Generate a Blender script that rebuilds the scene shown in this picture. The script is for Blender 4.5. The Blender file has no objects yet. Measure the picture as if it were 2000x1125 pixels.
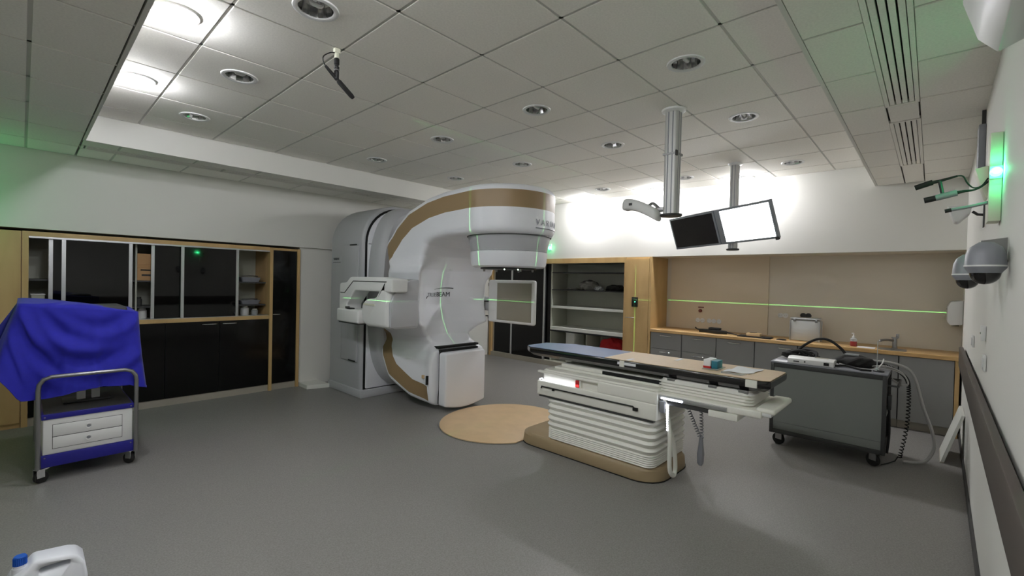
import bpy, bmesh, math, random
import numpy as np
from mathutils import Vector, Matrix
random.seed(7)
C = bpy.context.scene.collection
SC = bpy.context.scene
PI = math.pi

# ------------------------------------------------------------------ camera, world, exposure
def setup_camera():
    yaw, pit, rol, f = 0.74672, -0.0137, -0.02276, 886.77
    F = np.array([math.cos(yaw)*math.cos(pit), math.sin(yaw)*math.cos(pit), math.sin(pit)])
    r = np.cross(F, [0, 0, 1]); r /= np.linalg.norm(r); d = np.cross(F, r)
    c, s = math.cos(rol), math.sin(rol)
    R = c*r + s*d; D = -s*r + c*d
    cam = bpy.data.cameras.new('camera'); o = bpy.data.objects.new('camera', cam); C.objects.link(o)
    m = Matrix(((R[0], -D[0], -F[0], 0), (R[1], -D[1], -F[1], 0), (R[2], -D[2], -F[2], 1.5), (0, 0, 0, 1)))
    o.matrix_world = m
    cam.sensor_width = 36; cam.lens = f*36/2000; cam.clip_start = 0.02; cam.clip_end = 60
    SC.camera = o
setup_camera()
W = bpy.data.worlds.new('world'); SC.world = W; W.use_nodes = True
W.node_tree.nodes['Background'].inputs[0].default_value = (0.02, 0.02, 0.022, 1)
W.node_tree.nodes['Background'].inputs[1].default_value = 1.0
vs = SC.view_settings
vs.view_transform = 'Standard'; vs.look = 'None'; vs.gamma = 1.0; vs.use_curve_mapping = False
vs.exposure = 0.36
LAMP_WALL = 325.0      # emission strength of the lit ceiling lamps by the back wall
LAMP_NEAR = 185.0      # same, row near the left recess edge
GREEN_W = .7         # watts of the right wall green lamp
GREEN_L = 2.4         # watts of the green lamp beyond the left edge of the frame
LASER = 9.0
LAMP_ADDED = 115.0     # unseen lamp added behind the camera to light the machine

# ------------------------------------------------------------------ materials
def lin(c):
    return tuple(((v/255)/12.92 if v/255 <= .04045 else ((v/255+.055)/1.055)**2.4) for v in c)
def mat(name, rgb, rough=.5, metal=0., noise=0., nscale=8., bump=0., bscale=200., emit=None, estr=0., spec=None, coat=0., trans=0., alpha=1., grain=None, rgb2=None, sheen=0.):
    m = bpy.data.materials.new(name); m.use_nodes = True
    nt = m.node_tree; b = nt.nodes['Principled BSDF']
    col = lin(rgb)
    b.inputs['Base Color'].default_value = (*col, 1)
    b.inputs['Roughness'].default_value = rough; b.inputs['Metallic'].default_value = metal
    if spec is not None: b.inputs['Specular IOR Level'].default_value = spec
    if coat: b.inputs['Coat Weight'].default_value = coat; b.inputs['Coat Roughness'].default_value = .06
    if trans: b.inputs['Transmission Weight'].default_value = trans
    if sheen: b.inputs['Sheen Weight'].default_value = sheen
    if alpha < 1: b.inputs['Alpha'].default_value = alpha
    if emit is not None:
        b.inputs['Emission Color'].default_value = (*lin(emit), 1); b.inputs['Emission Strength'].default_value = estr
    tc = None
    if noise or bump or grain:
        tc = nt.nodes.new('ShaderNodeTexCoord')
    if noise or grain:
        n = nt.nodes.new('ShaderNodeTexNoise'); n.inputs['Scale'].default_value = nscale; n.inputs['Detail'].default_value = 4
        if grain:
            mp = nt.nodes.new('ShaderNodeMapping'); mp.inputs['Scale'].default_value = grain
            nt.links.new(tc.outputs['Object'], mp.inputs[0]); nt.links.new(mp.outputs[0], n.inputs['Vector'])
        else:
            nt.links.new(tc.outputs['Object'], n.inputs['Vector'])
        rp = nt.nodes.new('ShaderNodeValToRGB')
        c2 = lin(rgb2) if rgb2 else tuple(v*(1-noise) for v in col)
        c1 = col if rgb2 else tuple(min(1, v*(1+noise)) for v in col)
        rp.color_ramp.elements[0].position = .33; rp.color_ramp.elements[1].position = .67
        rp.color_ramp.elements[0].color = (*c2, 1); rp.color_ramp.elements[1].color = (*c1, 1)
        nt.links.new(n.outputs['Fac'], rp.inputs[0]); nt.links.new(rp.outputs[0], b.inputs['Base Color'])
    if bump:
        n2 = nt.nodes.new('ShaderNodeTexNoise'); n2.inputs['Scale'].default_value = bscale; n2.inputs['Detail'].default_value = 3
        nt.links.new(tc.outputs['Object'], n2.inputs['Vector'])
        bp = nt.nodes.new('ShaderNodeBump'); bp.inputs['Strength'].default_value = bump; bp.inputs['Distance'].default_value = .002
        nt.links.new(n2.outputs['Fac'], bp.inputs['Height']); nt.links.new(bp.outputs[0], b.inputs['Normal'])
    return m
M = {}
M['floor'] = mat('floor_vinyl', (134, 132, 128), .42, noise=.16, nscale=120, bump=.04, bscale=300, spec=.35)
M['wall'] = mat('wall_paint', (226, 225, 218), .7, bump=.05, bscale=260)
M['wall_beige'] = mat('wall_panel_beige', (222, 207, 182), .6, bump=.03)
M['niche'] = mat('niche_wall_paint', (222, 213, 196), .65, bump=.03)
M['tile'] = mat('ceiling_tile_mineral', (247, 244, 236), .85, noise=.04, nscale=90, bump=.12, bscale=420)
M['grid'] = mat('ceiling_grid_metal', (205, 203, 196), .55)
M['black_gap'] = mat('dark_gap', (14, 14, 13), .8)
M['beech'] = mat('beech_veneer', (203, 171, 118), .42, nscale=5, grain=(1.2, 1.2, .25), rgb2=(186, 153, 102), noise=.1, spec=.4)
M['beech_h'] = mat('beech_worktop', (208, 172, 116), .4, nscale=5, grain=(1.5, .3, 1.5), rgb2=(188, 150, 96), noise=.1)
M['gloss_black'] = mat('black_gloss_panel', (9, 8, 8), .1, spec=.28)
M['dark_glass'] = mat('tinted_glass', (8, 8, 8), .03, spec=.4, alpha=.95)
M['alu'] = mat('brushed_aluminium', (196, 197, 198), .33, metal=.9)
M['column'] = mat('anodised_column', (200, 200, 198), .4, metal=.35)
M['case_grey'] = mat('case_panel', (196, 198, 196), .45, metal=.2)
M['chrome'] = mat('chrome', (225, 225, 225), .12, metal=1)
M['steel'] = mat('dull_steel', (150, 150, 150), .35, metal=.9)
M['grey_front'] = mat('grey_laminate', (138, 138, 136), .5)
M['white_pl'] = mat('white_plastic', (230, 230, 228), .38)
M['white_shelf'] = mat('white_shelf_board', (214, 216, 208), .55)
M['shelf_in'] = mat('cabinet_interior', (176, 178, 164), .6)
M['black_pl'] = mat('black_plastic', (18, 18, 18), .45)
M['black_rub'] = mat('black_rubber', (22, 21, 20), .75)
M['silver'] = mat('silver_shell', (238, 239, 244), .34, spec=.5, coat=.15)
M['silver_dk'] = mat('silver_shell_dark', (182, 183, 186), .4, spec=.45)  # darker grey tone of the silver cover colour
M['tan'] = mat('tan_stripe', (150, 126, 92), .4, spec=.45)
M['cream'] = mat('cream_plastic', (240, 238, 228), .42)
M['cream_bel'] = mat('bellows_fabric', (244, 242, 234), .6)
M['tan_base'] = mat('tan_base_plastic', (160, 140, 108), .45)
M['panel_grey'] = mat('detector_face', (150, 145, 130), .55)
M['blue'] = mat('blue_drape_fabric', (22, 24, 160), .8, noise=.06, nscale=30, bump=.25, bscale=35, sheen=.1)
M['navy'] = mat('blue_enamel', (32, 30, 132), .3, spec=.5)
M['screen_on'] = mat('lit_screen', (240, 240, 240), .3, emit=(250, 250, 255), estr=4.0)
M['screen_off'] = mat('dark_screen', (16, 11, 11), .2)
M['bezel'] = mat('grey_bezel', (142, 148, 154), .45, metal=.2)
M['couch_top'] = mat('couch_foam_beige', (212, 186, 152), .5, noise=.03, nscale=20)
M['couch_blue'] = mat('couch_carbon_bluegrey', (150, 168, 208), .3, noise=.05, nscale=30, coat=.3)
M['carbon'] = mat('black_carbon_edge', (14, 13, 13), .18, coat=.5)
M['disc'] = mat('plywood_disc', (214, 184, 144), .5, noise=.05, nscale=6)
M['cart_panel'] = mat('grey_cart_panel', (120, 124, 120), .5)
M['cart_frame'] = mat('dark_cart_frame', (52, 53, 52), .5)
M['paper'] = mat('paper', (236, 236, 238), .8)
M['red'] = mat('red_cloth', (168, 20, 26), .8, bump=.2, bscale=40)
M['redmark'] = mat('red_plastic', (190, 30, 30), .5)
M['brownmark'] = mat('brown_red_label', (110, 50, 40), .6)
M['teal'] = mat('teal_box', (40, 120, 140), .5)
M['clear'] = mat('clear_plastic', (205, 210, 210), .15, alpha=.55)
M['pink'] = mat('red_soap', (150, 50, 50), .3)
M['jerry'] = mat('white_hdpe', (232, 234, 240), .35)
M['jcap'] = mat('blue_cap', (20, 88, 190), .4)
M['hose'] = mat('clear_grey_hose', (170, 168, 164), .35)
M['cardboard'] = mat('cardboard', (190, 150, 104), .8)
M['rail'] = mat('brown_bumper_rail', (74, 66, 60), .55)
M['plinth'] = mat('plinth_laminate', (168, 162, 148), .55)
M['dkgrey'] = mat('dark_grey_plastic', (60, 60, 60), .5)
M['midgrey'] = mat('mid_grey_plastic', (140, 142, 148), .42)
M['lettering'] = mat('dark_lettering', (54, 56, 62), .4)
M['lettering_lt'] = mat('grey_lettering', (128, 130, 138), .4)
M['lamp_wall'] = mat('lit_lamp_wall', (255, 255, 255), .4, emit=(250, 250, 255), estr=LAMP_WALL)
M['lamp_near'] = mat('lit_lamp_near', (255, 255, 255), .4, emit=(246, 248, 255), estr=LAMP_NEAR)
M['lamp_added'] = mat('lit_lamp_added', (255, 255, 255), .4, emit=(255, 252, 246), estr=LAMP_ADDED)
M['green_bulb'] = mat('green_bulb', (120, 255, 200), .3, emit=(60, 255, 160), estr=12)
M['green_bulb_s'] = mat('green_bulb_small', (120, 255, 200), .3, emit=(60, 255, 160), estr=9)
M['led'] = mat('white_led', (255, 255, 255), .3, emit=(235, 240, 255), estr=4.2)
M['ledred'] = mat('red_led', (255, 60, 60), .3, emit=(255, 60, 60), estr=1.2)
M['glints'] = mat('glint_glow', (255, 255, 255), .3, emit=(225, 255, 225), estr=5)  # glow standing in for laser glints under the collimator
M['lime'] = mat('lime_bar_plastic', (226, 226, 205), .5)
M['reflector'] = mat('lamp_reflector', (205, 205, 205), .14, metal=1)
M['bag'] = mat('plastic_bag', (120, 118, 112), .4, bump=.3, bscale=30)
M['smoked'] = mat('smoked_dome', (16, 12, 12), .08, coat=.4)

# ------------------------------------------------------------------ mesh helpers (world coordinates)
def nb(): return bmesh.new()
def merge(bm, b2, mtx=None):
    me = bpy.data.meshes.new('t')
    if mtx is not None: bmesh.ops.transform(b2, matrix=mtx, verts=b2.verts)
    b2.to_mesh(me); b2.free(); bm.from_mesh(me); bpy.data.meshes.remove(me)
def box(bm, x0, x1, y0, y1, z0, z1, r=0., seg=2, mtx=None):
    b = bmesh.new(); bmesh.ops.create_cube(b, size=1)
    bmesh.ops.scale(b, vec=(abs(x1-x0), abs(y1-y0), abs(z1-z0)), verts=b.verts)
    bmesh.ops.translate(b, vec=((x0+x1)/2, (y0+y1)/2, (z0+z1)/2), verts=b.verts)
    if r > 0: bmesh.ops.bevel(b, geom=list(b.edges), offset=r, segments=seg, profile=.5, affect='EDGES')
    merge(bm, b, mtx)
def prism(bm, pts, axis, a0, a1, r=0., seg=2, mtx=None):
    # pts: 2D polygon; axis 'x': (y,z), 'y': (x,z), 'z': (x,y)
    b = bmesh.new()
    def P(p, a): return {'x': (a, p[0], p[1]), 'y': (p[0], a, p[1]), 'z': (p[0], p[1], a)}[axis]
    lo = [b.verts.new(P(p, a0)) for p in pts]; hi = [b.verts.new(P(p, a1)) for p in pts]
    n = len(pts)
    f0 = b.faces.new(lo); f1 = b.faces.new(hi[::-1])
    for i in range(n): b.faces.new((lo[i], hi[i], hi[(i+1) % n], lo[(i+1) % n]))
    bmesh.ops.recalc_face_normals(b, faces=b.faces)
    if r > 0:
        es = [e for e in b.edges if e.calc_face_angle(0) > .5]
        bmesh.ops.bevel(b, geom=es, offset=r, segments=seg, profile=.5, affect='EDGES')
    merge(bm, b, mtx)
def rrect(hx, hy, r, n=5, cx=0, cy=0):
    r = min(r, hx-1e-4, hy-1e-4); o = []
    for k, (sx, sy) in enumerate(((1, 1), (-1, 1), (-1, -1), (1, -1))):
        for i in range(n+1):
            a = k*PI/2 + i*PI/2/n
            o.append((cx+sx*(hx-r)+r*math.cos(a), cy+sy*(hy-r)+r*math.sin(a)))
    return o
def loft(bm, loops, cap=True, close=False):
    vs_ = [[bm.verts.new(p) for p in L] for L in loops]; n = len(loops[0]); fs = []
    K = len(vs_)
    for a in range(K if close else K-1):
        A, B = vs_[a], vs_[(a+1) % K]
        for i in range(n): fs.append(bm.faces.new((A[i], A[(i+1) % n], B[(i+1) % n], B[i])))
    if cap and not close:
        fs.append(bm.faces.new(vs_[0][::-1])); fs.append(bm.faces.new(vs_[-1]))
    bmesh.ops.recalc_face_normals(bm, faces=fs)
def cyl(bm, p0, p1, r0, r1=None, n=16, cap=True):
    p0, p1 = Vector(p0), Vector(p1); r1 = r0 if r1 is None else r1
    d = (p1-p0).normalized(); u = d.orthogonal().normalized(); v = d.cross(u)
    L = [[tuple(p + (u*math.cos(a)+v*math.sin(a))*r) for a in [2*PI*i/n for i in range(n)]] for p, r in ((p0, max(r0, 1e-4)), (p1, max(r1, 1e-4)))]
    b = bmesh.new(); loft(b, L, cap); merge(bm, b)
def lathe(bm, prof, c=(0, 0, 0), n=24, axis='z', cap=True, mtx=None):
    L = []
    for r, h in prof:
        r = max(r, 1e-4); ring = []
        for i in range(n):
            a = 2*PI*i/n; p = {'z': (r*math.cos(a), r*math.sin(a), h), 'y': (r*math.cos(a), h, r*math.sin(a)), 'x': (h, r*math.cos(a), r*math.sin(a))}[axis]
            ring.append((p[0]+c[0], p[1]+c[1], p[2]+c[2]))
        L.append(ring)
    b = bmesh.new(); loft(b, L, cap); merge(bm, b, mtx)
def smooth_path(pts, per=6):
    P = [Vector(p) for p in pts]; out = []
    for i in range(len(P)-1):
        a, b, c, d = P[max(i-1, 0)], P[i], P[i+1], P[min(i+2, len(P)-1)]
        for k in range(per):
            t = k/per
            out.append(.5*((2*b)+(c-a)*t+(2*a-5*b+4*c-d)*t*t+(3*b-3*c+d-a)*t**3))
    out.append(P[-1]); return out
def tube(bm, pts, r, n=8, sm=0):
    P = smooth_path(pts, sm) if sm else [Vector(p) for p in pts]
    L = []; u = None
    for i, p in enumerate(P):
        d = (P[min(i+1, len(P)-1)]-P[max(i-1, 0)]).normalized()
        u = d.orthogonal().normalized() if u is None else (u-d*u.dot(d)).normalized()
        v = d.cross(u)
        rr = r(i/(len(P)-1)) if callable(r) else r
        L.append([tuple(p+(u*math.cos(2*PI*k/n)+v*math.sin(2*PI*k/n))*rr) for k in range(n)])
    b = bmesh.new(); loft(b, L); merge(bm, b)
def sphere(bm, c, r, sx=1, sy=1, sz=1, n=16, m=10):
    b = bmesh.new(); bmesh.ops.create_uvsphere(b, u_segments=n, v_segments=m, radius=r)
    bmesh.ops.scale(b, vec=(sx, sy, sz), verts=b.verts); bmesh.ops.translate(b, vec=c, verts=b.verts); merge(bm, b)

# ------------------------------------------------------------------ object helpers
def wm(o):
    m = Matrix.Translation(o.location) @ o.rotation_euler.to_matrix().to_4x4()
    return wm(o.parent) @ m if o.parent else m
def props(o, label=None, cat=None, group=None, kind=None):
    if label: o['label'] = label
    if cat: o['category'] = cat
    if group: o['group'] = group
    if kind: o['kind'] = kind
    return o
def finish(bm, me, m, ang):
    bmesh.ops.remove_doubles(bm, verts=bm.verts, dist=1e-6)
    for f in bm.faces: f.smooth = True
    for e in bm.edges:
        if len(e.link_faces) != 2 or e.calc_face_angle(0) > ang: e.smooth = False
    bm.to_mesh(me); bm.free()
    me.materials.append(m)
def obj(name, bm, m, parent=None, label=None, cat=None, group=None, kind=None, ang=.6, local=False):
    me = bpy.data.meshes.new(name); o = bpy.data.objects.new(name, me); C.objects.link(o)
    if isinstance(m, str): m = M[m]
    if parent is None:
        vsx = [v.co for v in bm.verts]
        if vsx and not local:
            lo = [min(v[i] for v in vsx) for i in range(3)]; hi = [max(v[i] for v in vsx) for i in range(3)]
            loc = Vector(((lo[0]+hi[0])/2, (lo[1]+hi[1])/2, lo[2]))
            bmesh.ops.translate(bm, vec=-loc, verts=bm.verts); o.location = loc
    else:
        o.parent = parent
        if not local: bmesh.ops.transform(bm, matrix=wm(parent).inverted(), verts=bm.verts)
    finish(bm, me, m, ang)
    return props(o, label, cat, group, kind)
def thing(name, label, cat, loc=(0, 0, 0), rotz=0, group=None, kind=None):
    o = bpy.data.objects.new(name, None); C.objects.link(o); o.empty_display_size = .1
    o.location = loc; o.rotation_euler = (0, 0, rotz)
    return props(o, label, cat, group, kind)
def bobj(name, m, parent, *a, r=0., seg=2, **k):
    bm = nb(); box(bm, *a, r=r, seg=seg); return obj(name, bm, m, parent, **k)
def struct(name, bm, m): return obj(name, bm, m, kind='structure')
def sbox(name, m, *a):
    bm = nb(); box(bm, *a); return struct(name, bm, m)
def dup(o, loc, label=None, parent=None, rotz=None):
    r = o.copy(); C.objects.link(r)
    if parent is not None: r.parent = parent
    if loc is not None: r.location = loc
    if rotz is not None: r.rotation_euler = (0, 0, rotz)
    if label: r['label'] = label
    for ch in list(o.children):
        c = dup(ch, None); c.parent = r
    return r
def text(name, s, size, m, parent, mtx, ext=.002, fn=None):
    cu = bpy.data.curves.new('t', 'FONT'); cu.body = s; cu.size = size; cu.extrude = ext; cu.resolution_u = 2
    t = bpy.data.objects.new('t', cu); C.objects.link(t)
    dg = bpy.context.evaluated_depsgraph_get(); me = bpy.data.meshes.new_from_object(t.evaluated_get(dg))
    bpy.data.objects.remove(t); bm = nb(); bm.from_mesh(me); bpy.data.meshes.remove(me)
    if fn:
        bmesh.ops.subdivide_edges(bm, edges=[e for e in bm.edges if e.calc_length() > size*.3], cuts=2)
        for v in bm.verts: v.co = fn(v.co)
    if mtx is not None: bmesh.ops.transform(bm, matrix=mtx, verts=bm.verts)
    return obj(name, bm, m, parent)
# ------------------------------------------------------------------ room shell
ZH, ZL = 2.901, 2.665
XT = [.7357+.6*i for i in range(10)]            # tile lines across the room
YT = [2.7026+.6106*j for j in range(-4, 6)]
def yw(x): return -.245 + (6.5-x)*.009          # face of the right wall
WA = math.atan(.009)
sbox('floor', 'floor', -1.8, 7.2, -.6, 7.0, -.06, 0)
def right_wall():
    bm = nb()
    prism(bm, [(-1.8, yw(-1.8)), (7.15, yw(7.15)), (7.15, yw(7.15)-.15), (-1.8, yw(-1.8)-.15)], 'z', 0, 3.05)
    w = struct('wall_right', bm, 'wall')
    bm = nb(); prism(bm, [(-1.8, yw(-1.8)+.012), (6.45, yw(6.45)+.012), (6.45, yw(6.45)+.0005), (-1.8, yw(-1.8)+.0005)], 'z', 0, .07)
    struct('baseboard_right', bm, 'dkgrey')
right_wall()
sbox('wall_left', 'wall', -1.8, 2.59, 6.92, 7.0, 0, 2.0)
sbox('trim_1', 'wall', -1.8, 6.5, 6.34, 6.92, 1.906, 3.05)           # soffit above the left cabinets
sbox('trim_2', 'wall', 2.59, 4.2, 6.38, 6.95, 0, 1.906)             # white pillar beside the dark door
sbox('trim_3', 'wall', 4.2, 6.62, 6.66, 6.8, 0, 1.906)              # wall behind the machine
bm = nb(); prism(bm, [(2.60, 6.39), (2.60, 6.10), (2.87, 6.02), (2.87, 6.39)], 'z', 0, .05); struct('baseboard_left', bm, 'wall')
sbox('wall_back', 'wall', 6.5, 6.62, -.32, 6.66, 1.93, 3.05)
sbox('wall_niche', 'niche', 7.06, 7.15, -.3, 3.2, 0, 1.96)
sbox('trim_4', 'wall_beige', 7.035, 7.06, 1.665, 3.06, .84, 1.93)
sbox('trim_5', 'niche', 6.62, 7.15, -.3, 6.66, 1.93, 2.0)
sbox('wall_back_cabinets', 'shelf_in', 7.06, 7.15, 3.2, 6.66, 0, 1.96)
sbox('wall_near', 'wall', -1.9, -1.8, -.6, 7.0, 0, 3.05)

def tile_mesh(name, sx, sy, hole=0.):
    bm = nb()
    if hole:
        n = 32; sq = []; ci = []
        for i in range(n):
            a = 2*PI*i/n; c, s = math.cos(a), math.sin(a); k = 1/max(abs(c), abs(s))
            sq.append((c*k*sx/2, s*k*sy/2)); ci.append((c*hole, s*hole))
        loft(bm, [[(x, y, .014) for x, y in ci], [(x, y, 0) for x, y in ci], [(x, y, 0) for x, y in sq], [(x, y, .014) for x, y in sq]], cap=False, close=True)
    else:
        box(bm, -sx/2, sx/2, -sy/2, sy/2, 0, .014, r=.002, seg=1)
    me = bpy.data.meshes.new(name); finish(bm, me, M['tile'], .5); return me
TM = {}
def put_tile(parent, x0, x1, y0, y1, z, hole=False):
    g = .0085; sx, sy = round(x1-x0-2*g, 3), round(y1-y0-2*g, 3)
    k = (sx, sy, hole)
    if k not in TM: TM[k] = tile_mesh('ceiling_tile', sx, sy, .098 if hole else 0)
    o = bpy.data.objects.new('ceiling_tile', TM[k]); C.objects.link(o); o.parent = parent
    o.location = Vector(((x0+x1)/2, (y0+y1)/2, z)) - parent.location
def bar(parent, x0, x1, y0, y1, z):
    bobj('grid_bar', 'grid', parent, x0, x1, y0, y1, z+.006, z+.022)
ceil = sbox('ceiling', 'black_gap', -1.9, 7.15, -.6, 7.0, 3.1, 3.16)
DL = []                                          # (x, y, lit) of every recessed lamp
for yi in (1.176, 2.397, 3.6185, 4.84):
    for xi in (1.036, 2.836, 4.036, 5.836): DL.append((xi, yi, 0))
LIT_N = [(.56, .66), (.56, 1.787), (.56, 3.008), (.56, 4.229)]  # first one is out of view, added to light couch and machine
LIT_B = [(6.30, 1.787), (6.30, 3.008), (6.30, 4.229)]
holes = {(round(a, 2), round(b, 2)) for a, b, _ in DL if not (a == 1.036 and b < 1.2)}
xs = [.38]+XT+[6.5]; ys = [.5]+[y for y in YT if .52 < y < 5.5]+[5.52]
for i in range(len(xs)-1):
    for j in range(len(ys)-1):
        if xs[i+1]-xs[i] < .05: continue
        c = (round((xs[i]+xs[i+1])/2, 2), round((ys[j]+ys[j+1])/2, 2))
        put_tile(ceil, xs[i], xs[i+1], ys[j], ys[j+1], ZH, any(abs(c[0]-h[0]) < .06 and abs(c[1]-h[1]) < .06 for h in holes))
for x in XT: bar(ceil, x-.011, x+.011, .5, 5.52, ZH)
for y in ys[1:-1]: bar(ceil, .38, 6.5, y-.011, y+.011, ZH)
# lower ceiling strips
low = sbox('trim_6', 'grid', -1.9, .36, -.6, 6.34, 2.72, 2.76)
xn = [-1.8, -1.18, -.58, .02, .36]; yn = [-.15+.0+k*.6106 for k in range(0, 11)]; yn = [3.41+.6106*k for k in range(-6, 5)]
yn = [-.2]+[y for y in yn if y > 0]+[6.34]
for i in range(len(xn)-1):
    for j in range(len(yn)-1): put_tile(low, xn[i], xn[i+1], yn[j], yn[j+1], ZL)
for x in xn[1:-1]: bar(low, x-.011, x+.011, -.2, 6.34, ZL)
for y in yn[1:-1]: bar(low, -1.8, .36, y-.011, y+.011, ZL)
sbox('trim_7', 'wall', .36, .38, .5, 5.54, ZL, 3.1)
sbox('trim_8', 'wall', .38, 6.5, 5.52, 5.54, ZL, 3.1)
sbox('trim_9', 'wall', .36, 6.5, .48, .5, ZL, 3.1)
lowl = sbox('trim_10', 'grid', .36, 6.5, 5.54, 6.34, 2.72, 2.76)
xl_ = [.36]+[.62+.6*k for k in range(10)]+[6.5]
for i in range(len(xl_)-1):
    put_tile(lowl, xl_[i], xl_[i+1], 5.54, 5.76, ZL); put_tile(lowl, xl_[i], xl_[i+1], 5.92, 6.34, ZL)
bar(lowl, .36, 6.5, 5.75, 5.765, ZL); bar(lowl, .36, 6.5, 5.915, 5.93, ZL)
for x in xl_[1:-1]: bar(lowl, x-.008, x+.008, 5.54, 5.75, ZL); bar(lowl, x-.008, x+.008, 5.93, 6.34, ZL)
lowr = sbox('trim_11', 'grid', .36, 6.5, -.26, .48, 2.72, 2.76)
xr_ = [.36, .69, 1.29, 1.89, 2.49, 3.09, 3.69, 4.285, 4.885, 5.485, 6.085, 6.5]
for i in range(len(xr_)-1):
    put_tile(lowr, xr_[i], xr_[i+1], .244, .486, ZL); put_tile(lowr, xr_[i], xr_[i+1], -.25, .093, ZL)
for x in xr_[1:-1]: bar(lowr, x-.009, x+.009, .25, .48, ZL); bar(lowr, x-.009, x+.009, -.25, .087, ZL)
for a, b in ((.36, .39), (3.745, 4.105), (5.59, 6.5)): put_tile(lowr, a, b, .085, .25, ZL)

# ceiling slot vents
def vent(x0, x1, y0, y1, n, label, fr=.02, gap=.004):
    t = thing('ceiling_vent', label, 'vent', ((x0+x1)/2, (y0+y1)/2, ZL), group='slot vents in the lower ceiling')
    bobj('backing', 'black_gap', t, x0+.005, x1-.005, y0+.005, y1-.005, ZL+.03, ZL+.035)
    bm = nb(); box(bm, x0, x1, y0, y0+fr, ZL-.002, ZL+.02); box(bm, x0, x1, y1-fr, y1, ZL-.002, ZL+.02)
    box(bm, x0, x0+fr, y0+fr, y1-fr, ZL-.002, ZL+.02); box(bm, x1-fr, x1, y0+fr, y1-fr, ZL-.002, ZL+.02)
    obj('frame', bm, 'tile', t)
    w = (y1-y0-2*fr)/n
    for k in range(n):
        bobj('slat', 'tile', t, x0+fr, x1-fr, y0+fr+k*w+gap, y0+fr+(k+1)*w-gap, ZL+.002, ZL+.02)
vent(.39, 3.74, .087, .25, 4, 'long slotted air vent along the right lower ceiling, nearer the camera')
vent(4.11, 5.585, .087, .25, 4, 'shorter slotted air vent along the right lower ceiling, farther away')
vent(.40, 1.50, 5.775, 5.905, 2, 'dark slot vent over the left wall, piece above the draped trolley', .01, .021)
vent(1.53, 3.30, 5.775, 5.905, 2, 'dark slot vent over the left wall, piece left of the treatment machine', .01, .021)
for a, b in ((.36, .395), (3.31, 6.5)): put_tile(lowl, a, b, 5.77, 5.91, ZL)

# recessed ceiling lamps
def downlight(x, y, label):
    t = thing('recessed_downlight', label, 'ceiling light', (x, y, ZH), group='unlit recessed downlights')
    bm = nb(); lathe(bm, [(.086, ZH+.004), (.088, ZH-.006), (.1, ZH-.009), (.112, ZH-.006), (.115, ZH), (.112, ZH+.001), (.088, ZH+.004)], (x, y, 0), 32, cap=False)
    obj('trim_ring', bm, 'white_pl', t)
    bm = nb(); lathe(bm, [(.087, ZH), (.078, ZH+.05), (.05, ZH+.1), (.02, ZH+.12)], (x, y, 0), 12, cap=False)
    obj('reflector', bm, 'reflector', t, ang=.05)
    bm = nb(); tube(bm, [(x-.03, y, ZH+.1), (x-.03, y, ZH+.03), (x, y, ZH+.02), (x+.03, y, ZH+.03), (x+.03, y, ZH+.1)], .012, 8, 4)
    obj('lamp_tube', bm, 'white_pl', t)
    return t
rows = {1.036: 'first row from the camera', 2.836: 'second row', 4.036: 'third row', 5.836: 'farthest row'}
colsn = {1.176: 'nearest the right wall', 2.397: 'second from right wall', 3.6185: 'third from right wall', 4.84: 'nearest the left wall'}
d0 = None
for x, y, _ in DL:
    if x == 1.036 and y < 1.2: continue          # outside the frame
    lb = 'unlit recessed downlight in the %s, %s' % (rows[x], colsn[y])
    if d0 is None: d0 = downlight(x, y, lb)
    else: dup(d0, (x, y, ZH), lb)
def lit(x, y, m, label):
    t = thing('lit_downlight', label, 'ceiling light', (x, y, ZH), group='lit ceiling lamps')
    bm = nb(); lathe(bm, [(.07, ZH-.001), (.1, ZH-.001), (.1, ZH-.01), (.07, ZH-.012)], (x, y, 0), 24, cap=False); obj('trim_ring', bm, 'white_pl', t)
    bm = nb(); lathe(bm, [(.07, ZH-.002), (.068, ZH-.02), (.052, ZH-.045), (.03, ZH-.056), (.002, ZH-.06)], (x, y, 0), 12); obj('diffuser', bm, m, t)
    return t
for (x, y), lb in zip(LIT_N, ('unseen lit ceiling lamp added above the camera', 'lit ceiling lamp nearest the camera along the left recess edge', 'glaring lit ceiling lamp at the upper left, the larger and nearer one', 'glaring lit ceiling lamp at the upper left, the smaller and farther one')): lit(x, y, 'lamp_near', lb)
for (x, y), lb in zip(LIT_B, ('lit ceiling lamp by the back wall behind the two hanging monitors', 'lit ceiling lamp by the back wall behind the nearer ceiling column', 'lit ceiling lamp by the back wall just right of the treatment machine head')): lit(x, y, 'lamp_wall', lb)

for x, y, z, lb in ((-.88, 1.27, ZL, 'unseen lit ceiling lamp added right behind the camera'),):  # added lamp out of view, lifts the machine's near side
    lamp_z = ZH; ZH = z; lit(x, y, 'lamp_added', lb); ZH = lamp_z

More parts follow.
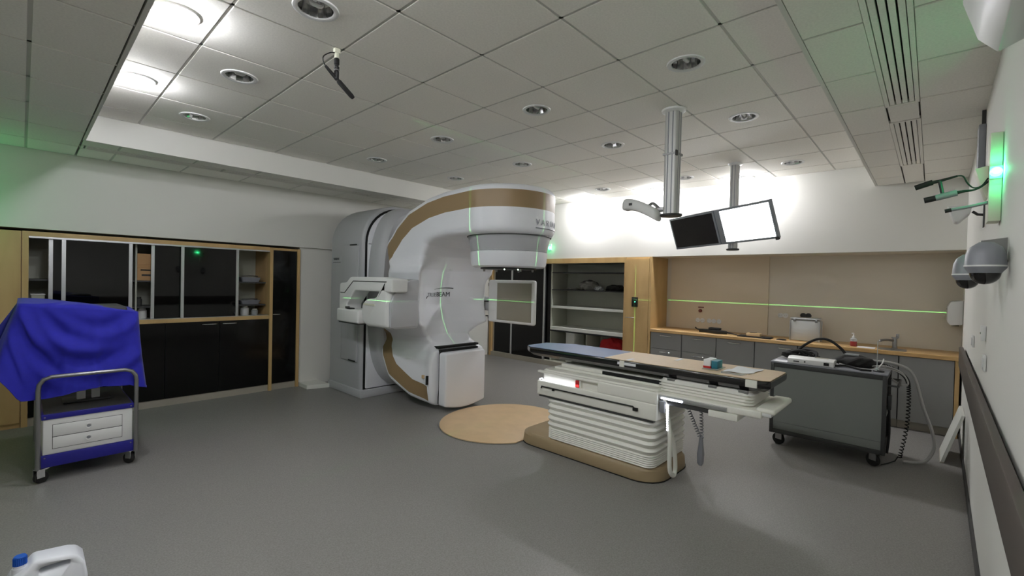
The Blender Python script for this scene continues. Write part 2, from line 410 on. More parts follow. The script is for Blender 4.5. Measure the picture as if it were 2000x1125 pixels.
# ------------------------------------------------------------------ left wall cabinets
def bar_handle(parent, p0, p1, out, m='chrome', r=.005):
    p0, p1, out = Vector(p0), Vector(p1), Vector(out); bm = nb()
    a = p0+(p1-p0)*.08; b = p0+(p1-p0)*.92
    tube(bm, [a, p0+out, p1+out, b], r, 8, 4); return obj('handle', bm, m, parent)
def left_cabinets():
    t = thing('display_cabinet', 'long beech framed wall cabinet with dark sliding glass doors over black gloss doors', 'cabinet', (1.12, 6.6, 0))
    bm = nb()
    box(bm, .0, .045, 6.345, 6.9, 0, 1.88); box(bm, 2.199, 2.237, 6.335, 6.9, 0, 1.875)
    box(bm, .045, 2.199, 6.35, 6.42, 1.835, 1.88); box(bm, .045, 2.199, 6.34, 6.42, .945, .99)
    obj('frame', bm, 'beech', t)
    bm = nb(); box(bm, .045, 2.199, 6.42, 6.9, .97, .985); box(bm, .045, 2.199, 6.42, 6.9, 1.84, 1.86)
    box(bm, .045, 2.199, 6.88, 6.9, .985, 1.84)
    for x in (.86, 1.79): box(bm, x-.008, x+.008, 6.46, 6.88, .985, 1.84)
    obj('carcass', bm, 'shelf_in', t)
    for x0, x1 in ((.05, .85), (.87, 1.78), (1.80, 2.195)):
        for z in (1.13, 1.42): bobj('shelf', 'dkgrey', t, x0, x1, 6.47, 6.87, z-.016, z)
    bobj('rail_track', 'alu', t, .045, 2.199, 6.352, 6.418, 1.818, 1.835)
    bobj('rail_track', 'alu', t, .045, 2.199, 6.352, 6.418, .990, .996)
    for x0, x1, y in ((.27, .815, 6.362), (.18, .70, 6.395), (.98, 1.55, 6.395), (1.248, 1.842, 6.362)):
        d = bobj('sliding_door', 'dark_glass', t, x0+.03, x1-.03, y, y+.008, .997, 1.817)
        for a in (x0, x1-.03): bobj('stile', 'alu', d, a, a+.03, y-.006, y+.018, .997, 1.817)
    e = [.047, .578, 1.107, 1.640, 2.197]
    for k in range(4):
        d = bobj('door', 'gloss_black', t, e[k]+.002, e[k+1]-.002, 6.35, 6.37, .085, .943)
        hx = (e[k+1]-.17, e[k+1]-.04) if k % 2 == 0 else (e[k]+.04, e[k]+.17)
        bar_handle(d, (hx[0], 6.35, .91), (hx[1], 6.35, .91), (0, -.022, 0))
    bobj('plinth', 'plinth', t, .0, 2.237, 6.36, 6.40, 0, .08)
    # tall narrow black door at the right end
    t2 = thing('narrow_cabinet', 'narrow tall black gloss cabinet between the glass display and the white pillar', 'cabinet', (2.41, 6.6, 0))
    bm = nb(); box(bm, 2.548, 2.586, 6.345, 6.9, 0, 1.875); box(bm, 2.239, 2.548, 6.36, 6.42, 1.845, 1.875)
    obj('frame', bm, 'beech', t2)
    d = bobj('door', 'gloss_black', t2, 2.241, 2.545, 6.36, 6.38, .085, 1.843)
    bar_handle(d, (2.25, 6.36, 1.0), (2.335, 6.36, 1.0), (0, -.02, 0), r=.004)
    bobj('plinth', 'plinth', t2, 2.239, 2.548, 6.37, 6.41, 0, .08)
    # beech cabinet at the left picture edge
    t3 = thing('tall_cabinet', 'tall beech cabinet at the left picture edge behind the draped trolley', 'cabinet', (-.4, 6.6, 0))
    bobj('carcass', 'beech', t3, -.9, -.003, 6.36, 6.9, 0, 1.878)
    for a, b in ((-.898, -.455), (-.450, -.008)):
        d = bobj('door', 'beech', t3, a, b, 6.340, 6.358, .05, 1.872)
    bar_handle(d, (-.16, 6.34, 1.0), (-.05, 6.34, 1.0), (0, -.02, 0))
    # things behind the sliding glass
    bm = nb(); box(bm, .845, 1.01, 6.5, 6.72, 1.508, 1.75); c = thing('cardboard_box', 'upper cardboard box with a dark label in the cabinet gap', 'box', (.93, 6.6, 1.43))
    bm.free()
    bobj('carton', 'cardboard', c, .872, 1.02, 6.48, 6.72, 1.421, 1.56, r=.003)
    bobj('tape_label', 'black_pl', c, .91, 1.0, 6.478, 6.481, 1.47, 1.49)
    bobj('hand_slot', 'black_gap', c, .90, .99, 6.478, 6.481, 1.53, 1.545)
    c = thing('cardboard_carton', 'second cardboard carton lying on the lettered box in the cabinet gap', 'box', (.93, 6.6, 1.56))
    bobj('carton', 'cardboard', c, .872, 1.02, 6.49, 6.72, 1.561, 1.72, r=.003); bobj('lid_flap', 'cardboard', c, .874, 1.018, 6.484, 6.49, 1.60, 1.718)
    def jar(x, z, h, r, m, lb, lid='white_pl'):
        c = thing('storage_jar', lb, 'container', (x, 6.58, z))
        bm = nb(); lathe(bm, [(r*.9, z), (r, z+.01), (r, z+h*.75), (r*.7, z+h*.85)], (x, 6.58, 0), 14); obj('jar_body', bm, m, c)
        bm = nb(); lathe(bm, [(r*.75, z+h*.85), (r*.75, z+h)], (x, 6.58, 0), 14); obj('lid', bm, lid, c)
    jar(.93, .986, .12, .045, 'white_pl', 'white jar on the cabinet floor behind the glass, below the cartons')
    jar(.90, 1.131, .1, .03, 'dkgrey', 'dark jar on the cabinet shelf below the cartons', 'black_pl')
    jar(1.98, .986, .12, .05, 'white_pl', 'pale jar at the bottom of the right open cabinet compartment')
    jar(2.10, .986, .08, .04, 'clear', 'short clear jar at the bottom of the right open compartment')
    for z, lb, dz in ((1.131, 'grey tray on the lower shelf of the right open compartment', .05), (1.421, 'grey tray on the upper shelf of the right open compartment', .06)):
        c = thing('instrument_tray', lb, 'tray', (2.03, 6.6, z))
        bm = nb(); b2 = [(.10, .08, z), (.12, .1, z+dz), (.115, .095, z+dz), (.095, .075, z+.005)]
        loft(bm, [[(2.03+px, 6.6+py, zz) for px, py in rrect(hx, hy, .02)] for hx, hy, zz in b2]); obj('tray_body', bm, 'midgrey', c)
        bm = nb(); tube(bm, [(1.93, 6.53, z+dz+.012), (2.03, 6.52, z+dz+.02), (2.12, 6.55, z+dz+.012)], .008, 6, 4); obj('instrument', bm, 'steel', c)
    t4 = thing('cabinet_bin', 'dim white box on the shelf behind the far left sliding glass', 'box', (.12, 6.62, 1.131))
    bobj('bin_body', 'shelf_in', t4, .065, .16, 6.52, 6.72, 1.131, 1.26, r=.006); bobj('bin_lip', 'white_pl', t4, .06, .165, 6.515, 6.725, 1.26, 1.272, r=.003)
left_cabinets()

# ------------------------------------------------------------------ back wall: black doors, open shelves, beech tower, counter
def back_units():
    t = thing('shelf_cabinet', 'wide back wall cabinet with black sliding doors and white open shelves', 'cabinet', (6.8, 5.1, 0))
    bm = nb()
    box(bm, 6.49, 7.05, 6.56, 6.62, 0, 1.93); box(bm, 6.49, 7.05, 3.565, 3.59, 0, 1.93); box(bm, 6.49, 6.56, 3.59, 6.56, 1.845, 1.93)
    obj('frame', bm, 'beech', t)
    bobj('plinth', 'plinth', t, 6.49, 6.53, 3.59, 6.56, 0, .085)
    bm = nb(); box(bm, 6.56, 7.05, 5.075, 5.10, .085, 1.845); box(bm, 6.53, 7.05, 3.59, 6.56, .07, .09); box(bm, 7.03, 7.05, 3.59, 6.56, .09, 1.845); box(bm, 6.56, 7.05, 3.59, 6.56, 1.846, 1.86)
    box(bm, 6.60, 7.03, 4.33, 4.345, .09, .635)
    obj('carcass', bm, 'shelf_in', t)
    for z, m, th in ((1.69, 'black_pl', .014), (1.38, 'black_pl', .014), (1.085, 'white_shelf', .04)):
        bobj('shelf', m, t, 6.55, 7.03, 3.592, 5.074, z-th, z)
    bobj('shelf', 'white_shelf', t, 6.53, 7.03, 3.592, 5.074, .655, .71)
    bobj('shelf_rail', 'black_pl', t, 6.525, 6.545, 3.592, 5.074, .628, .653)
    for y0, y1, x in ((5.20, 6.05, 6.52), (6.02, 6.555, 6.54)):
        d = bobj('sliding_door', 'gloss_black', t, x, x+.012, y0, y1, .09, 1.84)
        for a in (y0-.0, y1-.04): bobj('stile', 'alu', d, x-.008, x+.02, a, a+.04, .09, 1.84)
    bobj('sliding_door', 'gloss_black', t, 6.562, 6.572, 5.101, 5.22, .09, 1.84)
    # beech tower
    t2 = thing('tall_wood_cabinet', 'tall beech cabinet tower between the open shelves and the counter', 'cabinet', (6.8, 3.35, 0))
    bobj('carcass', 'beech', t2, 6.50, 7.05, 3.125, 3.562, 0, 1.928)
    d = bobj('door', 'beech', t2, 6.478, 6.498, 3.165, 3.558, .06, 1.9)
    bar_handle(d, (6.478, 3.40, .985), (6.478, 3.535, .985), (-.022, 0, 0))
    bobj('side_panel', 'beech', t2, 6.478, 6.50, 3.125, 3.160, 0, 1.928)
    b = thing('laser_box', 'black laser outlet box on the front of the beech tower', 'laser', (6.476, 3.36, 1.19))
    bobj('housing', 'black_pl', b, 6.452, 6.477, 3.335, 3.43, 1.155, 1.305, r=.004)
    bm = nb(); lathe(bm, [(.006, 6.452), (.006, 6.447), (.004, 6.447)], (0, 3.372, 1.232), 14, 'x'); obj('lens', bm, 'green_bulb_s', b)
    bobj('label_plate', 'dkgrey', b, 6.4505, 6.4525, 3.35, 3.415, 1.27, 1.29)
    # items on the open shelves
    def bagobj(name, label, cat, c, s, m, seed):
        b2 = bmesh.new(); bmesh.ops.create_icosphere(b2, subdivisions=4, radius=1); rr = random.Random(seed)
        ph = [rr.uniform(0, 6) for _ in range(6)]
        for v in b2.verts:
            x, y, z = v.co; k = 1+.1*math.sin(5*x+ph[0])*math.cos(4*y+ph[1])+.08*math.sin(9*y+ph[2]+4*z)+.05*math.cos(11*x+7*z+ph[3])
            v.co = (x*k*s[0]+c[0], y*k*s[1]+c[1], max(-.62, z*k)*s[2]+c[2]+.62*s[2])
        o = obj(name, b2, m, None, label, cat); return o
    bagobj('plastic_bag', 'crumpled grey plastic bag on the dark upper shelf', 'bag', (6.8, 4.44, 1.381), (.14, .17, .11), 'bag', 1)
    bagobj('plastic_bag', 'small pale crumpled bag beside the black pouch on the dark upper shelf', 'bag', (6.72, 4.18, 1.381), (.09, .075, .05), 'clear', 2)
    bagobj('black_pouch', 'long low black pouch at the right of the dark upper shelf', 'pouch', (6.78, 3.9, 1.381), (.12, .18, .065), 'black_rub', 3)
    bagobj('folded_sheet', 'flat pale folded sheet at the left of the dark upper shelf', 'sheet', (6.72, 4.72, 1.381), (.1, .13, .025), 'bag', 4)
    bagobj('red_cloth', 'red cloth bundle in the lower right shelf compartment', 'cloth', (6.78, 3.93, .091), (.17, .23, .32), 'red', 5)
    c = thing('file_box', 'white upright file box in the lower left shelf compartment', 'box', (6.75, 4.72, .09))
    bobj('box_body', 'white_shelf', c, 6.64, 6.95, 4.62, 4.80, .091, .60, r=.004); bobj('box_lid', 'white_pl', c, 6.635, 6.955, 4.615, 4.805, .601, .625, r=.004)
back_units()
def counter():
    bm = nb(); box(bm, 6.46, 7.06, -.235, 3.122, .795, .838, r=.004, seg=1)
    obj('worktop', bm, 'beech_h', None, 'long beech worktop across the right half of the back wall', 'worktop')
    def unit(y0, y1, label, fronts):
        t = thing('base_cabinet', label, 'cabinet', (6.8, (y0+y1)/2, 0), group='grey base cabinets under the worktop')
        bobj('carcass', 'dkgrey', t, 6.52, 7.05, y0+.001, y1-.001, .09, .794)
        bobj('plinth', 'plinth', t, 6.56, 6.6, y0+.001, y1-.001, 0, .089)
        for nm, z0, z1, hy, hz in fronts:
            d = bobj(nm, 'grey_front', t, 6.495, 6.518, y0+.004, y1-.004, z0, z1)
            if hy is not None: bar_handle(d, (6.495, hy-.07, hz), (6.495, hy+.07, hz), (-.022, 0, 0), r=.006)
    unit(2.645, 3.12, 'grey drawer cabinet at the left end of the counter beside the beech tower', [('drawer', .552, .788, 2.885, .748), ('drawer', .318, .548, 2.885, .503), ('drawer', .095, .314, 2.885, .27)])
    unit(2.165, 2.643, 'grey drawer cabinet second from the beech tower', [('drawer', .552, .788, 2.405, .748), ('drawer', .318, .548, 2.405, .503), ('drawer', .095, .314, 2.405, .27)])
    unit(1.682, 2.163, 'grey cabinet with one tall front third from the beech tower', [('door', .095, .788, 1.925, .746)])
    unit(1.2, 1.68, 'grey cabinet with one tall front below the silver case', [('door', .095, .788, 1.322, .743)])
    unit(.25, 1.198, 'wide grey cabinet behind the equipment cart', [('door', .095, .788, None, 0)])
    unit(-.19, .248, 'grey sink cabinet at the right end of the counter', [('door', .095, .788, None, 0)])
    bobj('end_panel', 'beech', None, 6.49, 7.05, -.226, -.192, 0, .794, label='narrow beech end panel under the worktop beside the right wall', cat='panel')
    def outlet(y, z, x, lb, m='white_pl'):
        t = thing('power_socket', lb, 'socket', (x, y, z), group='wall sockets over the counter')
        bm = nb(); lathe(bm, [(.034, x), (.034, x-.008), (.03, x-.011), (.026, x-.011), (.024, x-.004), (.001, x-.004)], (0, y, z), 20, 'x'); obj('ring', bm, m, t)
        bm = nb(); cyl(bm, (x-.0045, y-.01, z), (x-.0035, y-.01, z), .003, n=6); cyl(bm, (x-.0045, y+.01, z), (x-.0035, y+.01, z), .003, n=6); obj('contact', bm, 'black_gap', t)
    for y, n in zip((2.62, 2.55, 2.45, 2.385, 2.31), ('first', 'second', 'third', 'fourth', 'fifth')): outlet(y, .98, 7.035, '%s round wall socket from the beech tower, over the black tool' % n)
    for y, n in zip((1.515, 1.455), ('left', 'right')): outlet(y, 1.125, 7.06, '%s one of two round sockets at the left of the silver case' % n)
    for y, n in zip((1.25, 1.19), ('left', 'right')): outlet(y, 1.14, 7.06, '%s one of two dark sockets just above the silver case' % n, 'dkgrey')
    t = thing('emergency_switch', 'small red brown emergency switch under its label on the niche wall', 'switch', (7.035, 2.575, 1.12))
    bobj('label_plate', 'brownmark', t, 7.031, 7.0348, 2.535, 2.62, 1.168, 1.185)
    bm = nb(); lathe(bm, [(.026, 7.0345), (.026, 7.02), (.018, 7.008), (.001, 7.006)], (0, 2.585, 1.125), 16, 'x'); obj('button', bm, 'brownmark', t)
    # silver case
    t = thing('flight_case', 'upright silver aluminium case standing on the worktop', 'case', (6.72, 1.16, .838))
    bobj('case_body', 'case_grey', t, 6.66, 6.80, 1.005, 1.315, .842, 1.098, r=.01)
    bobj('case_lid', 'alu', t, 6.655, 6.805, 1.0, 1.32, 1.10, 1.132, r=.012)
    for a in (1.04, 1.27): bobj('latch', 'steel', t, 6.648, 6.66, a-.012, a+.012, 1.08, 1.115, r=.002)
    bm = nb()
    for a in (1.003, 1.317):
        for x in (6.658, 6.802): cyl(bm, (x, a, .839), (x, a, 1.095), .008, n=8)
    obj('edge_trim', bm, 'alu', t)
    # black tool, tablet, wooden piece
    bm = nb(); z = .84
    prism(bm, [(6.62, 2.06), (6.72, 2.20), (6.72, 2.42), (6.65, 2.46), (6.62, 2.30), (6.57, 2.2)], 'z', z, z+.045, r=.006); t = thing('black_holder', 'black angular holder lying on the worktop under the sockets', 'tool', (6.66, 2.25, .838))
    obj('body', bm, 'black_pl', t)
    bobj('grip_block', 'black_rub', t, 6.63, 6.72, 2.17, 2.32, z+.045, z+.075, r=.005)
    bm = nb(); tube(bm, [(6.66, 2.10, z+.025), (6.63, 2.0, z+.016), (6.60, 1.925, z+.008)], lambda k: .014-.008*k, 8, 4); obj('pointer', bm, 'black_pl', t)
    bm = nb(); tube(bm, [(6.70, 2.42, z+.03), (6.70, 2.50, z+.035), (6.68, 2.52, z+.06)], .009, 8, 4); obj('hook', bm, 'black_pl', t)
    t = thing('black_tray', 'flat black tray on the worktop front edge under the wooden block', 'tray', (6.55, 1.75, .838))
    bobj('plate', 'black_pl', t, 6.50, 6.66, 1.50, 1.90, .839, .852, r=.004); bobj('rim', 'black_rub', t, 6.505, 6.655, 1.505, 1.895, .852, .856)
    t = thing('wooden_block', 'pale wooden block lying on the black tray', 'block', (6.56, 1.72, .857))
    bobj('block_body', 'disc', t, 6.51, 6.60, 1.625, 1.79, .857, .895, r=.006); bobj('block_groove', 'beech', t, 6.512, 6.598, 1.63, 1.785, .895, .897)
    bm = nb(); tube(bm, [(6.56, 1.76, .903), (6.55, 1.70, .906), (6.56, 1.67, .912)], .005, 6, 4); obj('black_pen', bm, 'black_pl', None, 'thin black pen lying across the wooden block', 'pen')
    bm = nb(); tube(bm, [(6.56+.05*math.cos(a), 1.39+.05*math.sin(a), .845) for a in [i*.5 for i in range(14)]], .006, 6, 3); obj('coiled_cord', bm, 'black_rub', None, 'small coiled dark cord beside the silver case', 'cord')
    # soap, paper, tap, basin, dispenser
    t = thing('soap_bottle', 'small pump bottle of red soap on the worktop', 'bottle', (6.62, .66, .838))
    bm = nb(); lathe(bm, [(.03, .838), (.033, .845), (.033, .895)], (6.62, .66, 0), 18); obj('soap_level', bm, 'pink', t)
    bm = nb(); lathe(bm, [(.033, .895), (.033, .925), (.014, .94)], (6.62, .66, 0), 18); obj('bottle_body', bm, 'clear', t)
    bm = nb(); lathe(bm, [(.015, .94), (.015, .955), (.006, .957), (.006, .985)], (6.62, .66, 0), 12); tube(bm, [(6.62, .66, .985), (6.60, .675, .988)], .006, 8); obj('pump', bm, 'white_pl', t)
    bobj('paper_towel_sheet', 'paper', None, 6.50, 6.66, .46, .62, .839, .842, label='white paper sheet lying on the worktop by the tap', cat='paper')
    t = thing('basin_tap', 'chrome mixer tap with a short spout on the worktop', 'tap', (6.78, .30, .838))
    bm = nb(); lathe(bm, [(.028, .838), (.028, .845), (.022, .85), (.022, .94), (.02, .955)], (6.78, .30, 0), 18); obj('tap_body', bm, 'steel', t)
    bm = nb(); tube(bm, [(6.78, .30, .925), (6.72, .36, .935), (6.66, .415, .93), (6.655, .42, .915)], .013, 10, 4); obj('spout', bm, 'steel', t)
    bm = nb(); box(bm, 6.765, 6.795, .262, .29, .957, 1.005, r=.004); box(bm, 6.76, 6.80, .27, .33, .953, .966, r=.003); obj('lever', bm, 'steel', t)
    t = thing('sink_basin', 'steel sink rim set into the worktop near the tap', 'sink', (6.66, .33, .838))
    bm = nb(); loft(bm, [[(6.62+a, .31+b, z) for a, b in rrect(hx, hy, .04)] for hx, hy, z in ((.12, .12, .8385), (.12, .12, .842), (.105, .105, .842), (.10, .10, .8395))]); obj('rim', bm, 'steel', t)
    bm = nb(); lathe(bm, [(.02, .8395), (.02, .841)], (6.62, .31, 0), 14); obj('drain', bm, 'dkgrey', t)
    t = thing('paper_dispenser', 'white paper towel dispenser on the right wall over the counter end', 'dispenser', (6.86, -.18, 1.14))
    w = yw(6.86)
    bm = nb(); prism(bm, [(w+.002, 1.15), (w+.10, 1.14), (w+.125, 1.18), (w+.125, 1.33), (w+.10, 1.395), (w+.002, 1.41)], 'x', 6.72, 7.0, r=.012); obj('cover', bm, 'white_pl', t)
    bobj('outlet_slot', 'black_gap', t, 6.76, 6.96, w+.03, w+.09, 1.136, 1.141)
    bobj('lock', 'dkgrey', t, 6.85, 6.87, w+.124, w+.128, 1.30, 1.32)
counter()
# ------------------------------------------------------------------ distance-field helpers for the moulded machine covers
def sd_poly(P, X, Z):
    P = np.array(P, float); n = len(P)
    d = np.full(X.shape, 1e9); s = np.ones(X.shape)
    for i in range(n):
        a, b = P[i], P[i-1]
        e = b-a; wx, wz = X-a[0], Z-a[1]
        t = np.clip((wx*e[0]+wz*e[1])/(e@e), 0, 1)
        d = np.minimum(d, (wx-e[0]*t)**2+(wz-e[1]*t)**2)
        c1 = Z >= a[1]; c2 = Z < b[1]; c3 = e[0]*wz > e[1]*wx
        flip = (c1 & c2 & c3) | (~c1 & ~c2 & ~c3)
        s = np.where(flip, -s, s)
    return s*np.sqrt(d)
def smax(a, b, k):
    h = np.clip(.5+.5*(a-b)/k, 0, 1); return b+(a-b)*h+k*h*(1-h)
def smin(a, b, k): return -smax(-a, -b, k)
def surface_nets(V, org, h):
    nx, ny, nz = V.shape; S = V < 0
    cs = np.zeros((nx-1, ny-1, nz-1), int); acc = np.zeros((nx-1, ny-1, nz-1, 3)); cnt = np.zeros((nx-1, ny-1, nz-1))
    sl = lambda o, n: slice(o, n-1+o)
    cor = [(i, j, k) for i in (0, 1) for j in (0, 1) for k in (0, 1)]
    g = {c: V[sl(c[0], nx), sl(c[1], ny), sl(c[2], nz)] for c in cor}
    for c in cor:
        for ax in range(3):
            if c[ax] == 0:
                d = list(c); d[ax] = 1; d = tuple(d)
                a, b = g[c], g[d]; m = (a < 0) != (b < 0)
                t = np.where(m, a/np.where(a == b, 1, a-b), 0)
                p = np.array(c, float)
                for q in range(3): acc[..., q] += m*(p[q]+(t if q == ax else 0))
                cnt += m
    act = cnt > 0; idx = -np.ones(act.shape, int); idx[act] = np.arange(act.sum())
    ii = np.argwhere(act); verts = (ii+acc[act]/cnt[act][:, None])*h+np.array(org)
    faces = []
    for ax in range(3):
        a1, a2 = (ax+1) % 3, (ax+2) % 3
        A = np.moveaxis(S, [ax, a1, a2], [0, 1, 2]); I = np.moveaxis(idx, [ax, a1, a2], [0, 1, 2])
        s0, s1 = A[:-1, 1:-1, 1:-1], A[1:, 1:-1, 1:-1]
        for sg, m in ((1, s0 & ~s1), (0, ~s0 & s1)):
            w = np.argwhere(m)
            if not len(w): continue
            x, y, z = w[:, 0], w[:, 1]+1, w[:, 2]+1
            q = np.stack([I[x, y-1, z-1], I[x, y, z-1], I[x, y, z], I[x, y-1, z]], 1)
            faces.append(q if sg else q[:, ::-1])
    return verts, np.concatenate(faces)
def grad_normals(V, org, h, P):
    G = np.stack(np.gradient(V, h), -1); q = (P-np.array(org))/h
    i0 = np.clip(np.floor(q).astype(int), 0, np.array(V.shape)-2); f = q-i0; out = 0
    for c in [(i, j, k) for i in (0, 1) for j in (0, 1) for k in (0, 1)]:
        w = np.prod([f[:, a] if c[a] else 1-f[:, a] for a in range(3)], 0)
        out = out+w[:, None]*G[i0[:, 0]+c[0], i0[:, 1]+c[1], i0[:, 2]+c[2]]
    return out/np.linalg.norm(out, axis=1, keepdims=True).clip(1e-9)
def split(verts, quads, phi):
    # cut a mesh along phi = 0; returns (inside phi<0, outside) triangle soups sharing smooth borders
    T = np.concatenate([quads[:, [0, 1, 2]], quads[:, [0, 2, 3]]]) if quads.shape[1] == 4 else quads
    vl = [tuple(v) for v in verts]; cut = {}; A, B = [], []
    s = phi < 0; sT = s[T]; k = sT.sum(1)
    A += T[k == 3].tolist(); B += T[k == 0].tolist()
    def mid(a, b):
        key = (a, b) if a < b else (b, a)
        if key not in cut:
            t = phi[a]/(phi[a]-phi[b]); cut[key] = len(vl)
            vl.append(tuple(np.array(vl[a])+(np.array(vl[b])-np.array(vl[a]))*t))
        return cut[key]
    for t, ss in zip(T[(k == 1) | (k == 2)].tolist(), sT[(k == 1) | (k == 2)].tolist()):
        odd = [i for i in range(3) if ss[i] != (sum(ss) == 2)][0]
        a, b, c = t[odd], t[(odd+1) % 3], t[(odd+2) % 3]
        m1, m2 = mid(a, b), mid(a, c)
        one, two = [[a, m1, m2]], [[m1, b, c], [m1, c, m2]]
        if ss[odd]: A += one; B += two
        else: A += two; B += one
    return np.array(vl), np.array(A), np.array(B)
def soup(name, V, T, m, parent, nrm=None):
    used = np.unique(T); mp = -np.ones(len(V), int); mp[used] = np.arange(len(used))
    Vw = V[used]; inv = np.array(wm(parent).inverted()); P = Vw@inv[:3, :3].T+inv[:3, 3]
    me = bpy.data.meshes.new(name); me.from_pydata(P.tolist(), [], mp[T].tolist()); me.materials.append(M[m])
    me.polygons.foreach_set('use_smooth', [True]*len(me.polygons)); me.update()
    if nrm is not None: me.normals_split_custom_set_from_vertices((nrm(Vw)).tolist())
    o = bpy.data.objects.new(name, me); C.objects.link(o); o.parent = parent; return o

# ------------------------------------------------------------------ treatment machine
XC, YI, ZI = 3.53, 3.37, 1.27
def machine():
    t = thing('linear_accelerator', 'large silver C shaped radiotherapy machine with a tan stripe against the left wall', 'medical machine', (XC, 4.8, 0))
    # fixed stand
    def arch(x0, x1, ztop, r, z0=0., n=10):
        p = [(x1, z0), (x1, ztop-r)]
        p += [(x1-r+r*math.cos(a), ztop-r+r*math.sin(a)) for a in [PI/2*i/n for i in range(1, n+1)]]
        p += [(x0+r+r*math.cos(a), ztop-r+r*math.sin(a)) for a in [PI/2+PI/2*i/n for i in range(n+1)]]
        return p+[(x0, z0)]
    bm = nb(); prism(bm, arch(2.885, 4.175, 2.46, .5), 'y', 5.23, 6.08, r=.045, seg=4)
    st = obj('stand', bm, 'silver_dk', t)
    bm = nb(); prism(bm, arch(2.95, 4.11, 2.395, .45, .11), 'y', 5.195, 5.235, r=.014); obj('front_cover', bm, 'silver', st)
    bm = nb(); prism(bm, arch(2.925, 4.135, 2.42, .47, .1), 'y', 5.222, 5.2315); obj('groove', bm, 'black_gap', st)
    bm = nb(); prism(bm, [(5.30, .44), (5.72, .44), (5.72, 1.93), (5.30, 1.93)], 'x', 2.868, 2.89, r=.008); d = obj('side_door', bm, 'silver_dk', st)
    for z in (.45, 1.925): bobj('latch', 'black_pl', d, 2.860, 2.869, 5.33, 5.50, z-.007, z+.007)
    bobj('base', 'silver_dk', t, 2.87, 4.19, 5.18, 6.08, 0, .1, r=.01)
    bobj('cover_seam', 'dkgrey', st, 2.951, 4.109, 5.193, 5.196, 1.93, 1.938)
    R = Matrix(((0, 0, -1, 2.884), (-1, 0, 0, 5.99), (0, 1, 0, 1.74), (0, 0, 0, 1)))
    text('lettering', 'VARIAN', .045, 'lettering', st, R)
    bobj('letter_underline', 'lettering', st, 2.8825, 2.8855, 5.79, 6.0, 1.705, 1.712)
    # rotating C body
    outer = [(2.4, 2.455), (3.4, 2.46), (3.8, 2.445), (4.1, 2.405), (4.46, 2.30), (4.70, 2.145), (4.89, 1.95), (5.02, 1.76), (5.10, 1.57), (5.13, 1.27), (5.11, .92), (5.03, .62), (4.82, .32), (4.50, .12), (4.2, .05), (3.7, .05)]
    inner = [(4.14, .06), (4.12, .25), (4.12, .69), (4.17, .735), (4.32, .85), (4.42, 1.02), (4.47, 1.2), (4.47, 1.42), (4.42, 1.62), (4.30, 1.78), (4.15, 1.89), (3.98, 1.945), (3.76, 1.97), (2.4, 1.97)]
    hull = outer[:-1]+[(2.0, .05), (2.0, 2.455)]
    h = .017; org = (2.84, 2.74, .0)
    nx, ny, nz = int(1.39/h), int(2.48/h), int(2.6/h)
    ys = org[1]+h*np.arange(ny); zs = org[2]+h*np.arange(nz); xs_ = org[0]+h*np.arange(nx)
    hy = .01; yg = np.arange(2.6, 5.95, hy); YY, ZZ = np.meshgrid(yg, zs, indexing='ij')
    D2 = sd_poly(outer[:-1]+inner, YY, ZZ)
    zz = zs[None, None, :]; X3 = xs_[:, None, None]; Y3 = ys[None, :, None]
    w = np.clip((zz-.78)/.2, 0, 1)*np.clip((1.93-zz)/.28, 0, 1)
    XCz = XC+.045*np.clip((.85-zz)/.2, 0, 1)
    sh = 1.05*(X3-XC)**2*w
    yq = (Y3+sh-yg[0])/hy; i0 = np.clip(yq.astype(int), 0, len(yg)-2); fr = yq-i0
    kz = np.broadcast_to(np.arange(nz)[None, None, :], yq.shape)
    dYZ = D2[i0, kz]*(1-fr)+D2[i0+1, kz]*fr
    zr = [.04, .10, .25, .40, .58, .68, .76, .84, .91, .99, 1.50, 1.58, 1.66, 1.76, 1.97, 2.55]
    rr = [.36, .41, .435, .44, .43, .39, .33, .33, .42, .52, .53, .565, .565, .495, .515, .515]
    Rz = np.interp(zs, zr, rr)[None, None, :]
    Rz = Rz+.13*np.clip((Y3-4.25)/.5, 0, 1)*np.clip((1.25-zz)/.3, 0, 1)+.05*np.clip((Y3-4.4)/.5, 0, 1)*np.clip((zz-1.3)/.2, 0, 1)*np.clip((2.0-zz)/.2, 0, 1)
    nose = np.where(zz > 1.9, YI, 0.)
    dpl = np.sqrt((X3-XCz)**2+np.minimum(Y3-nose, 0)**2)-Rz
    V = smax(dYZ, dpl*.93, .075)
    # twin covers each side of the concave face: bosses for the imaging arms
    verts, quads = surface_nets(V, org, h)
    N = lambda P: grad_normals(V, org, h, P)
    ph = sd_poly(hull, verts[:, 1], verts[:, 2])
    nv = N(verts)
    band = np.abs(ph+.15)-.085+.0*nv[:, 0]
    inward = np.where(verts[:, 2] < 1.2, 4.19-verts[:, 1], -1)      # no stripe on the front of the foot
    phi = np.maximum(band, inward)
    Va, A, B = split(verts, quads, phi)
    soup('gantry_stripe', Va, A, 'tan', t, N)
    body = soup('gantry_body', Va, B, 'silver', t, N)
    # rear drum between body and stand
    bm = nb(); L = []
    def se(hw, hz, y, e=3.0, n=48):
        o = []
        for i in range(n):
            a = 2*PI*i/n; c, s = math.cos(a), math.sin(a)
            o.append((XC+hw*math.copysign(abs(c)**(2/e), c), y, ZI+.0+hz*math.copysign(abs(s)**(2/e), s)))
        return o
    loft(bm, [se(.5, 1.08, 4.96), se(.55, 1.13, 5.0), se(.575, 1.155, 5.06), se(.58, 1.16, 5.19)]); obj('gantry_drum', bm, 'silver_dk', t)
